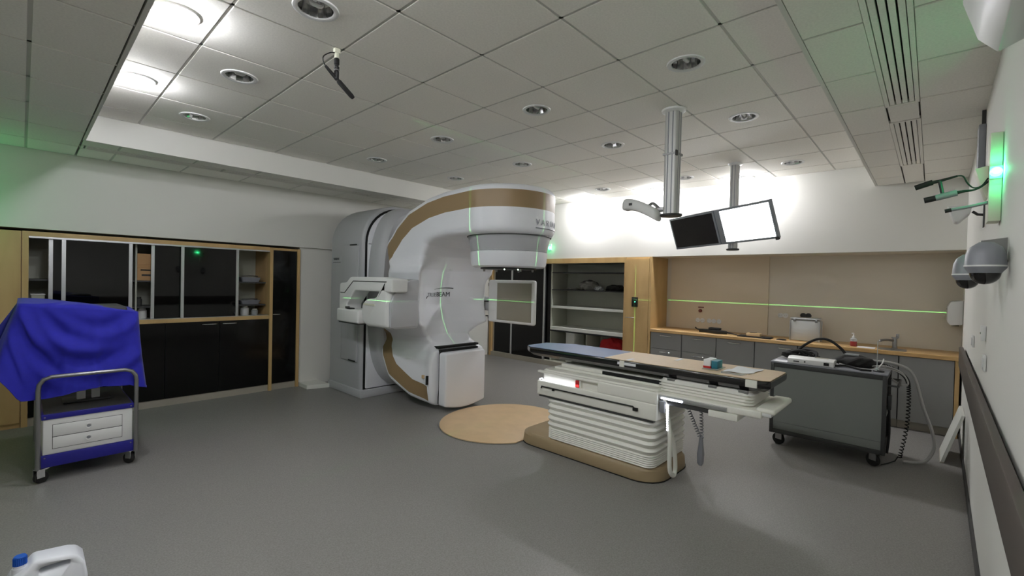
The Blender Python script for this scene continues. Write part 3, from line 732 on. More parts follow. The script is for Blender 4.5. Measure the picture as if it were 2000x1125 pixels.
    # logo on the concave face
    def onface(p, dy=-.006):
        x = p.x; z = p.z
        y = np.interp(z, [.85, 1.02, 1.2, 1.42, 1.62], [4.27, 4.41, 4.47, 4.47, 4.42])-1.05*(x-XC)**2
        return Vector((x, y+dy, z))
    S = lambda x0, z0: (lambda p: onface(Vector((x0+p.x, 0, z0+p.y)), -.007-p.z))
    text('lettering', 'TRUE', .068, 'lettering_lt', body, None, .001, S(3.285, 1.298))
    text('lettering', 'BEAM', .082, 'lettering', body, None, .001, S(3.455, 1.298))
    bm = nb(); tube(bm, [onface(Vector((x, 0, 1.385+.02*math.sin((x-3.42)/.28*PI*.75)))) for x in [3.42+.028*i for i in range(11)]], lambda k: .0015+.004*k, 6); obj('logo_swoosh', bm, 'lettering', body)
    bm = nb(); tube(bm, [onface(Vector((x, 0, 1.280+.9*(x-3.25)))) for x in (3.25, 3.265, 3.28)], .004, 6); obj('logo_swoosh', bm, 'lettering', body)
    bm = nb()
    pts = [onface(Vector(p), -.004) for p in ((3.575, 0, 1.628), (3.69, 0, 1.628), (3.745, 0, 1.672), (3.615, 0, 1.672))]
    b = bmesh.new(); lo = [b.verts.new(p) for p in pts]; hi = [b.verts.new(p+Vector((0, .04, 0))) for p in pts]
    b.faces.new(lo); b.faces.new(hi[::-1])
    for i in range(4): b.faces.new((lo[i], hi[i], hi[(i+1) % 4], lo[(i+1) % 4]))
    bmesh.ops.recalc_face_normals(b, faces=b.faces); merge(bm, b); obj('window_slot', bm, 'black_gap', body)
    # head lettering
    Rn = .522
    fn = lambda p: Vector((XC+(Rn+p.z)*math.sin(p.x/Rn), YI-(Rn+p.z)*math.cos(p.x/Rn), 2.065+p.y))
    for i, (ch, xo) in enumerate(zip('VARIAN', (-.115, -.045, .035, .112, .146, .222))):
        text('lettering', ch, .082, 'lettering_lt', body, None, .0015, lambda p, xo=xo: fn(Vector((p.x+xo, p.y, p.z))))
    bm = nb(); tube(bm, [fn(Vector((x, -.03, .001))) for x in [-.115+.035*i for i in range(13)]], .004, 6); obj('letter_underline', bm, 'lettering_lt', body)
    # collimator
    cx, cy = 3.552, 3.345
    bm = nb(); lathe(bm, [(.44, 1.985), (.438, 1.965), (.405, 1.815), (.39, 1.81)], (cx, cy, 0), 56); co = obj('collimator_upper', bm, 'silver_dk', t)
    bm = nb(); lathe(bm, [(.40, 1.812), (.412, 1.805), (.412, 1.795), (.402, 1.69), (.392, 1.66), (.37, 1.647), (.3, 1.645)], (cx, cy, 0), 56); cl = obj('collimator_ring', bm, 'silver', t)
    bm = nb(); lathe(bm, [(.30, 1.647), (.30, 1.63), (.10, 1.63)], (cx, cy, 0), 40); obj('mount_plate', bm, 'black_pl', cl)
    for a in (.3, 1.3, 2.3, 3.4, 4.4, 5.3):
        bm = nb(); x, y = cx+.26*math.cos(a), cy+.26*math.sin(a); cyl(bm, (x, y, 1.632), (x, y, 1.605), .014, .010, 10); obj('mount_pin', bm, 'steel', cl)
    for a in (3.75, 4.25):
        bm = nb(); x, y = cx+.28*math.cos(a), cy+.28*math.sin(a); sphere(bm, (x, y, 1.624), .007, n=8, m=6); obj('laser_glint', bm, 'glints', cl)  # laser reflections imitated by glowing beads, not lamps
    bm = nb(); lathe(bm, [(.445, 1.985), (.452, 1.978), (.452, 1.966), (.43, 1.964)], (cx, cy, 0), 56, cap=False); obj('head_seam', bm, 'dkgrey', t)
    # portal imager folded against the foot
    bm = nb(); n = 10
    bot = [(3.225+.615*i/n, .075-.045*math.sin(PI*i/n)) for i in range(n+1)]
    prism(bm, [(3.84, .655), (3.82, .68), (3.245, .68), (3.225, .655)]+bot, 'y', 3.965, 4.095, r=.022, seg=3); pi_ = obj('portal_imager', bm, 'silver', t)
    bobj('arm_gap', 'black_gap', pi_, 3.25, 3.82, 4.085, 4.13, .08, .70)
    bobj('slot', 'black_gap', body, 3.235, 3.85, 4.11, 4.24, .715, .738)
    bobj('touch_knob', 'disc', body, 3.118, 3.14, 4.23, 4.27, .37, .41, r=.006)
    bobj('touch_slot', 'black_gap', body, 3.115, 3.14, 4.165, 4.185, .31, .41)
    # left imaging arm: pod, folded arm, tube head
    bm = nb()
    prism(bm, [(4.18, .97), (4.60, .965), (4.70, 1.00), (4.735, 1.10), (4.72, 1.22), (4.64, 1.275), (4.44, 1.29), (4.32, 1.43), (4.24, 1.50), (4.19, 1.50)], 'x', 2.60, 3.02, r=.05, seg=4)
    pod = obj('arm_pod', bm, 'white_pl', t)
    bm = nb(); prism(bm, [(2.62, 1.24), (2.63, .985), (2.68, .965), (2.96, .965), (2.98, .99), (2.98, 1.50), (2.87, 1.495), (2.76, 1.44), (2.67, 1.34)], 'y', 4.155, 4.19, r=.014, seg=3); obj('pod_face', bm, 'silver_dk', pod)
    bm = nb(); prism(bm, [(2.625, .985), (2.975, .985), (2.975, 1.27), (2.74, 1.27), (2.65, 1.24)], 'y', 4.148, 4.157, r=.004); obj('pod_face_panel', bm, 'silver_dk', pod)
    bobj('marker_strip', 'lime', pod, 2.594, 2.602, 4.42, 4.66, 1.205, 1.225)
    bm = nb()
    prism(bm, [(4.10, 1.50), (4.10, 1.36), (4.86, 1.36), (5.06, 1.19), (5.06, 1.00), (5.22, .99), (5.24, 1.20), (5.23, 1.44), (5.08, 1.45), (4.98, 1.515), (4.4, 1.52)], 'x', 2.60, 2.80, r=.018, seg=3)
    arm = obj('imaging_arm', bm, 'white_pl', t)
    bm = nb(); tube(bm, [(2.598, 4.2, 1.468), (2.598, 4.9, 1.468), (2.598, 5.10, 1.33), (2.598, 5.20, 1.33)], .005, 6); obj('arm_seam', bm, 'dkgrey', arm)
    bm = nb(); box(bm, 2.57, 2.80, 4.73, 5.24, .985, 1.14, r=.02, seg=3); hd = obj('tube_head', bm, 'white_pl', t)
    bobj('tube_port', 'black_gap', hd, 2.585, 2.64, 4.93, 5.02, 1.139, 1.155, r=.004)
    bobj('tube_cap', 'steel', hd, 2.59, 2.63, 5.03, 5.07, 1.139, 1.17, r=.004)
    bobj('tube_base', 'dkgrey', hd, 2.59, 2.79, 4.75, 5.22, .972, .986)
    # right imaging arm: flat detector
    bm = nb(); box(bm, 4.075, 4.14, 3.42, 4.19, .985, 1.52, r=.028, seg=4); dt = obj('flat_detector', bm, 'white_pl', t)
    bobj('detector_face', 'panel_grey', dt, 4.068, 4.078, 3.455, 4.02, 1.02, 1.485, r=.004)
    bm = nb(); tube(bm, [(4.09, 4.16, 1.24), (4.08, 4.30, 1.24), (4.075, 4.335, 1.23), (4.075, 4.335, 1.07), (4.08, 4.30, 1.055), (4.09, 4.16, 1.055)], .008, 8); obj('wire_handle', bm, 'black_pl', dt)
    bm = nb(); box(bm, 4.09, 4.16, 4.16, 4.75, 1.12, 1.30, r=.02); box(bm, 4.04, 4.12, 4.55, 4.75, 1.05, 1.42, r=.02); obj('detector_arm', bm, 'silver_dk', dt)
    for z in (1.04, 1.46): bobj('hinge', 'dkgrey', dt, 4.09, 4.13, 4.165, 4.2, z-.02, z+.02)
    return t
machine()

# ------------------------------------------------------------------ floor turntable disc
def disc():
    t = thing('floor_disc', 'round pale wooden cover disc in the floor under the machine', 'floor cover', (3.5, 3.36, 0))
    bm = nb(); r = .70; pts = []
    n = 64
    for i in range(n):
        a = 2*PI*i/n; x, y = 3.51+r*math.cos(a), 3.33+.64*math.sin(a)
        if y < 2.80 and x > 3.18: y = 2.80
        pts.append((x, y))
    prism(bm, pts, 'z', .0005, .012, r=.003); obj('disc_board', bm, 'disc', t)
    bm = nb(); prism(bm, [(x+(x-3.51)*.018, y+(y-3.33)*.018) for x, y in pts], 'z', .0003, .004); obj('edge_strip', bm, 'steel', t)
disc()

# ------------------------------------------------------------------ treatment couch
def couch():
    t = thing('treatment_couch', 'white treatment couch with bellows, tan base and a long black edged table top', 'couch', (3.53, 1.9, 0))
    cx = 3.535
    def rl(hx, y0, y1, z, r, n=6): return [(a, b, z) for a, b in rrect(hx, (y1-y0)/2, r, n, cx, (y0+y1)/2)]
    bm = nb(); loft(bm, [rl(.345, 1.46, 2.86, 0.0, .2), rl(.35, 1.455, 2.87, .01, .2), rl(.345, 1.46, 2.86, .085, .2), rl(.33, 1.475, 2.82, .105, .19)]); base = obj('base', bm, 'tan_base', t)
    bm = nb(); loft(bm, [rl(.353, 1.452, 2.875, .001, .2), rl(.353, 1.452, 2.875, .008, .2)]); obj('base_gasket', bm, 'black_rub', base)
    # lower bellows: fine pleats below, wide folds above
    lv = [(.105, .30)]
    z = .11
    for k in range(6): lv += [(z, .318), (z+.006, .324), (z+.012, .318), (z+.014, .311)]; z += .016
    for k in range(5): lv += [(z, .308), (z+.012, .322), (z+.03, .331), (z+.046, .322), (z+.05, .306)]; z += .053
    lv += [(z, .30), (.49, .30)]
    bm = nb(); loft(bm, [rl(hx, 1.53-(hx-.3)*1.0, 2.50+(hx-.3)*1.0, zz, .075, 5) for zz, hx in lv]); obj('lower_bellows', bm, 'cream_bel', t, ang=.9)
    # housing with a side pocket
    bm = nb(); loft(bm, [rl(.305, 1.50, 2.58, .475, .06), rl(.308, 1.48, 2.60, .485, .06), rl(.308, 1.48, 2.60, .70, .06), rl(.295, 1.495, 2.585, .715, .06)]); hs = obj('housing', bm, 'cream', t)
    bm = nb()
    box(bm, 3.195, 3.235, 1.475, 2.62, .485, .615, r=.012, seg=3); box(bm, 3.195, 3.235, 1.475, 1.985, .610, .705, r=.012, seg=3); box(bm, 3.195, 3.235, 1.98, 2.62, .682, .705, r=.008, seg=3)
    obj('side_cover', bm, 'cream', hs)
    bm = nb(); tube(bm, [(3.188, 1.63, .54), (3.186, 1.66, .566), (3.186, 2.50, .566), (3.188, 2.56, .566), (3.188, 2.565, .55)], .006, 6); rl_ = obj('accessory_rail', bm, 'black_pl', hs)
    bobj('rail_hook', 'black_pl', rl_, 3.18, 3.196, 1.62, 1.66, .535, .56, r=.003); bobj('rail_hook', 'black_pl', rl_, 3.18, 3.196, 2.42, 2.44, .545, .57, r=.003)
    bobj('lower_groove', 'dkgrey', hs, 3.205, 3.24, 1.50, 2.60, .470, .482)
    # light inside the pocket
    bm = nb(); rr = random.Random(3); P = [(3.206, 2.60-.38*i/14, .625+.010*math.sin(i*1.9)+.004*rr.uniform(-1, 1)) for i in range(15)]
    tube(bm, P, .0045, 6); obj('light_strip', bm, 'led', hs)
    bm = nb(); box(bm, 3.20, 3.222, 2.165, 2.205, .617, .675, r=.003); obj('red_tag', bm, 'redmark', hs)
    bobj('tag_light', 'ledred', hs, 3.198, 3.201, 2.17, 2.20, .622, .64)
    bobj('pocket_divider', 'cream', hs, 3.20, 3.24, 2.15, 2.163, .615, .683)
    # carriage on the housing, slab and upper bellows under the top
    bm = nb(); box(bm, 3.32, 3.75, 1.50, 2.52, .716, .738, r=.006); box(bm, 3.34, 3.73, 1.50, 2.46, .738, .770, r=.008); cg = obj('carriage', bm, 'cream', t)
    bobj('carriage_slot', 'black_gap', cg, 3.325, 3.34, 1.50, 2.02, .740, .766)
    bm = nb(); box(bm, 3.25, 3.80, .79, 1.52, .645, .695, r=.012, seg=3); sl = obj('top_support', bm, 'cream', t)
    bobj('support_edge', 'alu', sl, 3.24, 3.252, 1.0, 1.48, .652, .682, r=.003)
    bobj('drawer', 'cream', sl, 3.24, 3.78, .93, 1.12, .60, .645, r=.005); bobj('cable_tray', 'dkgrey', sl, 3.26, 3.78, 1.12, 1.47, .612, .645, r=.004)
    bobj('light_bar', 'led', sl, 3.232, 3.24, 1.30, 1.46, .655, .668, r=.002)
    bm = nb(); box(bm, 3.27, 3.76, .715, .83, .675, .715, r=.018, seg=3); obj('end_grip', bm, 'cream', sl)
    bm = nb(); box(bm, 3.27, 3.44, .735, .86, .66, .69, r=.01); obj('end_pad', bm, 'white_pl', sl)
    lv = [(.695, .23)]
    z = .700
    for k in range(4): lv += [(z, .232), (z+.009, .246), (z+.018, .232)]; z += .021
    lv += [(z, .225), (.797, .22)]
    bm = nb(); loft(bm, [[(a, b, zz) for a, b in rrect(hx, hx+.09, .06, 5, 3.535, 1.19)] for zz, hx in lv]); obj('upper_bellows', bm, 'cream_bel', t, ang=.9)
    for y in (.92, 1.12, 1.42): bobj('clamp', 'steel', t, 3.31, 3.35, y-.03, y+.03, .778, .803, r=.003)
    # table top
    top = [(3.295, 2.80), (3.35, 2.875), (3.64, 2.875), (3.785, 2.62), (3.785, .80), (3.76, .755), (3.32, .755), (3.295, .80)]
    def sc(k): return [(3.54+(x-3.54)*k, 1.82+(y-1.82)*(1-(1-k)*.28)) for x, y in top]
    bm = nb(); loft(bm, [[(x, y, z) for x, y in sc(k)] for z, k in ((.798, .70), (.808, .86), (.835, .985), (.850, 1.0), (.880, 1.0), (.884, .99))]); tp = obj('table_top', bm, 'carbon', t)
    bm = nb(); prism(bm, [(3.30, 2.80), (3.352, 2.87), (3.638, 2.87), (3.78, 2.618), (3.78, 1.992), (3.30, 1.992)], 'z', .8845, .889, r=.0015, seg=1); obj('head_panel', bm, 'couch_blue', tp)
    bm = nb(); prism(bm, [(3.30, 1.985), (3.78, 1.985), (3.78, .80), (3.757, .76), (3.323, .76), (3.30, .80)], 'z', .8845, .890, r=.0015, seg=1); obj('body_panel', bm, 'couch_top', tp)
    for a in ((3.288, 3.296, 1.70, 1.86, .852, .872), (3.30, 3.42, 1.77, 1.80, .8902, .8912), (3.62, 3.75, 1.50, 1.53, .8902, .8912)): bobj('tape', 'paper', tp, *a, r=.0)
    for a in ((3.285, 3.297, .83, .90, .835, .884), (3.286, 3.297, 1.80, 1.84, .835, .884)): bobj('tape', 'cream', tp, *a)
    # hanging controls
    def coil(p0, p1, r, turns, wr, sag=0.):
        p0, p1 = Vector(p0), Vector(p1); d = (p1-p0).normalized(); u = d.orthogonal().normalized(); v = d.cross(u); P = []
        for i in range(turns*8+1):
            k = i/(turns*8); a = i*PI/4
            P.append(p0.lerp(p1, k)+(u*math.cos(a)+v*math.sin(a))*r+Vector((0, sag*math.sin(PI*k), 0)))
        b = nb(); tube(b, P, wr, 5); return b
    obj('coiled_cord', coil((3.52, 1.40, .62), (3.583, 1.292, .325), .012, 16, .004), 'midgrey', t)
    obj('coiled_cord', coil((3.60, 1.30, .62), (3.588, 1.28, .325), .012, 13, .004), 'midgrey', t)
    bm = nb(); loft(bm, [[(3.585+a, 1.285+b, z) for a, b in rrect(hx, hy, .01, 3)] for z, hx, hy in ((.11, .012, .012), (.13, .024, .02), (.2, .028, .022), (.26, .02, .016), (.33, .012, .012))]); obj('hand_control', bm, 'midgrey', t)
    bm = nb(); tube(bm, [(3.28, 1.455, .66), (3.26, 1.43, .60), (3.27, 1.40, .40), (3.28, 1.40, .16), (3.31, 1.395, .085), (3.36, 1.395, .075), (3.385, 1.40, .14), (3.37, 1.41, .30), (3.33, 1.43, .42)], .016, 10, 6); hz = obj('looped_hose', bm, 'cream', t)
    bm = nb(); P = [(3.25, 1.425-.0*i, .61-.018*i) for i in range(11)]
    for i, p in enumerate(P): sphere(bm, (p[0], p[1]-.012, p[2]), .0105-.0004*i, n=8, m=6)
    obj('light_beads', bm, 'led', hz)
    bm = nb(); box(bm, 3.235, 3.30, 1.43, 1.475, .55, .64, r=.01); obj('hose_bracket', bm, 'midgrey', hz)
couch()
def couch_things():
    t = thing('swab_box', 'small teal and white box in a clear tray on the couch top', 'box', (3.50, 1.18, .891))
    z = .8905
    bobj('tray_base', 'clear', t, 3.42, 3.60, 1.125, 1.235, z, z+.006, r=.002)
    bobj('teal_box', 'teal', t, 3.45, 3.56, 1.135, 1.178, z+.006, z+.062, r=.003)
    bobj('white_box', 'paper', t, 3.44, 3.58, 1.182, 1.232, z+.006, z+.068, r=.003)
    bobj('red_band', 'redmark', t, 3.439, 3.581, 1.181, 1.233, z+.006, z+.022)
    rr = random.Random(5); bm = nb(); n = 14; g = [[None]*n for _ in range(n)]
    for i in range(n):
        for j in range(n):
            u, v = i/(n-1), j/(n-1); x = 3.42+.24*u+.04*v; y = 1.09-.17*v-.03*u
            zz = z+.002+.010*abs(math.sin(5*u+2*v))*math.sin(3*v+1)**2+.012*max(0, u-.8)*2
            g[i][j] = bm.verts.new((x, y, zz))
    for i in range(n-1):
        for j in range(n-1): bm.faces.new((g[i][j], g[i+1][j], g[i+1][j+1], g[i][j+1]))
    bmesh.ops.recalc_face_normals(bm, faces=bm.faces)
    bmesh.ops.solidify(bm, geom=bm.faces[:], thickness=.0015)
    obj('crumpled_paper', bm, 'paper', None, 'crumpled white paper sheet lying on the couch top', 'paper')
    bm = nb(); prism(bm, [(3.36, 1.08), (3.42, 1.10), (3.43, .93), (3.36, .95)], 'z', z, z+.0012); obj('clear_bag', bm, 'clear', None, 'flat clear plastic sleeve beside the crumpled paper on the couch', 'sleeve')
couch_things()
# ------------------------------------------------------------------ wheels
def caster(t, x, y, r, zt, ang=0., m='black_rub', fm='steel', w=.03):
    bm = nb()
    c, s = math.cos(ang), math.sin(ang); ox, oy = x-.03*c, y-.03*s
    for k in (-1, 1):
        b = bmesh.new(); bmesh.ops.create_cube(b, size=1); bmesh.ops.scale(b, vec=(r*1.1, .004, zt-r), verts=b.verts)
        bmesh.ops.translate(b, vec=(-.01, k*(w/2+.004), (zt+r)/2), verts=b.verts); bmesh.ops.transform(b, matrix=Matrix.Translation((x, y, 0)) @ Matrix.Rotation(ang, 4, 'Z'), verts=b.verts); merge(bm, b)
    b = bmesh.new(); bmesh.ops.create_cube(b, size=1); bmesh.ops.scale(b, vec=(r*1.5, w+.03, .008), verts=b.verts); bmesh.ops.translate(b, vec=(0, 0, zt-.004), verts=b.verts)
    bmesh.ops.transform(b, matrix=Matrix.Translation((x, y, 0)) @ Matrix.Rotation(ang, 4, 'Z'), verts=b.verts); merge(bm, b)
    f = obj('caster', bm, fm, t)
    bm = nb(); mt = Matrix.Translation((x, y, r)) @ Matrix.Rotation(ang, 4, 'Z')
    lathe(bm, [(r*.4, -w/2), (r*.92, -w/2), (r, -w/2+.005), (r, w/2-.005), (r*.92, w/2), (r*.4, w/2)], (0, 0, 0), 24, 'y', mtx=mt)
    wh = obj('wheel', bm, m, f)
    bm = nb(); lathe(bm, [(r*.38, -w/2-.001), (r*.38, w/2+.001)], (0, 0, 0), 14, 'y', mtx=mt)
    return f

# ------------------------------------------------------------------ trolley with blue drape
def trolley():
    t = thing('push_trolley', 'steel handled trolley with blue edged white drawer box, half under a blue drape', 'trolley', (.35, 5.0, 0))
    x0, x1, y0, y1 = .105, .60, 4.585, 5.36
    bobj('cabinet_body', 'white_pl', t, x0, x1, y0+.006, y1, .118, .452, r=.006)
    bobj('front_panel', 'white_pl', t, x0+.004, x1-.004, y0, y0+.008, .195, .445, r=.003)
    bm = nb(); box(bm, x0-.006, x1+.006, y0-.008, y1+.006, .445, .482, r=.004); tr = obj('top_trim', bm, 'navy', t)
    bm = nb(); box(bm, x0-.006, x1+.006, y0-.008, y1+.006, .105, .192, r=.004); bt = obj('bottom_trim', bm, 'navy', t)
    for p, zs in ((tr, (.463,)), (bt, (.175,))):
        for a in (x0+.012, x1-.012):
            bm = nb(); lathe(bm, [(.005, y0-.0115), (.005, y0-.008)], (a, 0, zs[0]), 10, 'y'); obj('rivet', bm, 'steel', p)
    bobj('top_tray', 'dkgrey', t, x0+.006, x1-.006, y0+.004, y1-.006, .482, .488)
    for z0, z1 in ((.318, .402), (.232, .314)):
        d = bobj('drawer', 'white_pl', t, .157, .535, y0-.004, y0+.004, z0, z1, r=.002)
        bm = nb(); zc = (z0+z1)/2
        lathe(bm, [(.012, y0-.005), (.012, y0-.009), (.018, y0-.011), (.018, y0-.004)], (.346, 0, zc), 20, 'y'); k = obj('knob', bm, 'white_pl', d)
        bm = nb(); lathe(bm, [(.0115, y0-.004), (.0115, y0-.0055)], (.346, 0, zc), 16, 'y'); obj('knob_recess', bm, 'midgrey', d)
    bm = nb(); box(bm, .155, .537, y0-.0015, y0, .2295, .4045); obj('drawer_gap', bm, 'black_gap', t)
    bm = nb(); tube(bm, [(.083, 4.575, .10), (.083, 4.575, .66), (.088, 4.575, .70), (.11, 4.575, .735), (.15, 4.575, .75), (.55, 4.575, .75), (.59, 4.575, .735), (.613, 4.575, .70), (.618, 4.575, .66), (.618, 4.575, .10)], .0145, 14); obj('push_handle', bm, 'steel', t)
    bm = nb(); tube(bm, [(.083, 5.37, .10), (.083, 5.37, .62), (.618, 5.37, .62), (.618, 5.37, .10)], .012, 10); obj('rear_frame', bm, 'steel', t)
    for x, y, a in ((.10, 4.60, .5), (.585, 4.63, 2.2), (.11, 5.31, 1.2), (.59, 5.31, .3)): caster(t, x, y, .041, .103, a, 'black_rub', 'chrome')
    e = thing('covered_device', 'mostly hidden equipment box on posts standing under the blue drape', 'device', (.33, 5.0, .488))
    bm = nb(); box(bm, .03, .60, 4.74, 5.2, .74, 1.16, r=.03); box(bm, .02, .58, 4.74, 5.2, 1.14, 1.235, r=.02); obj('device_body', bm, 'dkgrey', e)
    for x in (.30, .385): bobj('post', 'white_pl', e, x, x+.05, 4.90, 4.95, .489, .76, r=.004)
    bobj('foot_plate', 'dkgrey', e, .22, .50, 4.84, 5.06, .4885, .50, r=.004)
trolley()
def drape():
    t = thing('blue_drape', 'crumpled royal blue cloth drape covering the equipment on the trolley', 'drape', (.33, 5.0, .6))
    n = 200; K = 44; bm = nb(); rr = random.Random(11)
    per = rrect(1, 1, .22, 40); 
    # even perimeter sampling, starting at a corner
    P = [Vector((a, b)) for a, b in per]; P.append(P[0]); L = [0]
    for i in range(1, len(P)): L.append(L[-1]+(P[i]-P[i-1]).length)
    def at(s):
        s *= L[-1]
        for i in range(1, len(P)):
            if s <= L[i]: return P[i-1].lerp(P[i], (s-L[i-1])/max(1e-9, L[i]-L[i-1]))
        return P[-1]
    rings = []
    cxT, cyT, hxT, hyT = .315, 4.98, .335, .27
    for k in range(10):                          # top, from the middle outwards
        q = (k+.15)/9.15; ring = []
        for i in range(n):
            p = at(i/n); x, y = cxT+p.x*hxT*q, cyT+p.y*hyT*q
            z = 1.275-.055*(x-.0)/.6 + .012*math.sin(9*x+5*y)*q-.018*q**4-.010*(1-abs(p.x*q))*math.sin(3+7*x)
            ring.append((x, y, z+.02*(p.x < -.5)*q**3))
        rings.append(ring)
    for k in range(1, K+1):
        v = k/K; ring = []
        for i in range(n):
            p = at(i/n); front = max(0, min(1, (-p.y-.6)/.35))*max(0, 1-abs(p.x)**6)
            hem = .665+.035*math.sin(3*p.x+1)-.07*front*(1-abs(p.x)**3)+.0
            if p.y > .3: hem = .8
            hem += .24*max(0, -p.x-.72)*(p.y < .5)*3.0 - .07*max(0, p.x-.7)*(p.y < 0)*3
            x, y = cxT+p.x*hxT, cyT+p.y*hyT
            z0 = 1.257-.055*x/.6
            fl = .07*v**.8+.035*v*v
            x += p.x*fl*(.8 if p.x < 0 else .35)+(.03 if p.x < 0 else .0)*v*p.x; y += p.y*fl*.9
            nx_, ny_ = p.x, p.y; ln = math.hypot(nx_, ny_); nx_, ny_ = nx_/ln, ny_/ln
            th = math.atan2(p.y, p.x)
            f = .020*v*math.sin(7*th+.8)+.012*v*math.sin(15*th+2+2*v)+.006*v*math.sin(31*th)
            # swags across the front
            u = p.x; s = v-.42*(1-u*u)
            f += front*.024*math.sin(15*s+.6)*math.exp(-((s-.18)/.32)**2)+front*.014*math.sin(26*(v-.55*(1-(u-.25)**2))+1)*(v*(1-v)*3)
            f += front*.03*math.exp(-((u+.93)/.08)**2)*v+front*.02*math.exp(-((u-.80-.15*v)/.06)**2)*v-front*.02*math.exp(-((u-.55-.2*v)/.08)**2)*v
            z = z0+(hem-z0)*v-.012*math.sin(PI*min(1, v*6))*0
            ring.append((x+nx_*f, y+ny_*f, z))
        rings.append(ring)
    V = [[bm.verts.new(p) for p in r] for r in rings]
    c = bm.verts.new((cxT, cyT, 1.222))
    for i in range(n): bm.faces.new((c, V[0][i], V[0][(i+1) % n]))
    for a in range(len(V)-1):
        for i in range(n): bm.faces.new((V[a][i], V[a+1][i], V[a+1][(i+1) % n], V[a][(i+1) % n]))
    bmesh.ops.recalc_face_normals(bm, faces=bm.faces)
    hemv = V[-1]
    hp = [v.co.copy() for v in hemv]; hp.append(hp[0])
    o = obj('cloth', bm, 'blue', t, ang=3)
    b2 = nb(); tube(b2, hp, .004, 5); obj('hem', b2, 'blue', t)
drape()

# ------------------------------------------------------------------ jerrycan
def jerrycan():
    t = thing('jerrycan', 'white plastic jerrycan with a blue cap in the lower left foreground', 'jerrycan', (.085, 2.72, 0))
    cx, cy = .085, 2.74
    pr_ = [(-.108, .012), (.108, .012), (.116, .03), (.118, .20), (.110, .255), (.088, .288), (.060, .300), (-.045, .314), (-.064, .288), (-.108, .262), (-.120, .235), (-.118, .17), (-.116, .03)]
    bm = nb(); prism(bm, [(cx+a, z) for a, z in pr_], 'y', cy-.088, cy+.088, r=.011, seg=3); bmesh.ops.translate(bm, vec=(0, 0, -.012), verts=bm.verts)
    for v in bm.verts:                            # shoulders lean in towards the top
        k = max(0, v.co.z-.19)/.11; v.co.y = cy+(v.co.y-cy)*(1-.45*min(1, k)**1.3)
    b = obj('can_body', bm, 'jerry', t, ang=1.0)
    c2 = nb(); box(c2, cx-.03, cx+.066, cy-.2, cy+.2, .246, .272, r=.011, seg=3); cut = obj('cutter', c2, 'jerry')
    md = b.modifiers.new('b', 'BOOLEAN'); md.object = cut; md.operation = 'DIFFERENCE'; md.solver = 'EXACT'
    dg = bpy.context.evaluated_depsgraph_get(); me = bpy.data.meshes.new_from_object(b.evaluated_get(dg)); b.modifiers.clear(); b.data = me if len(me.polygons) > 40 else b.data; bpy.data.objects.remove(cut)
    bm = nb(); lathe(bm, [(.024, .24), (.024, .275), (.02, .275), (.02, .285)], (cx-.083, cy, 0), 20); obj('neck', bm, 'jerry', t)
    bm = nb(); lathe(bm, [(.018, .282), (.0192, .284), (.0192, .318), (.017, .321)], (cx-.083, cy, 0), 24)
    for i in range(24):
        a = 2*PI*i/24; x, y = cx-.083+.0198*math.cos(a), cy+.0198*math.sin(a); cyl(bm, (x, y, .285), (x, y, .315), .0016, n=5)
    obj('cap', bm, 'jcap', t)
jerrycan()

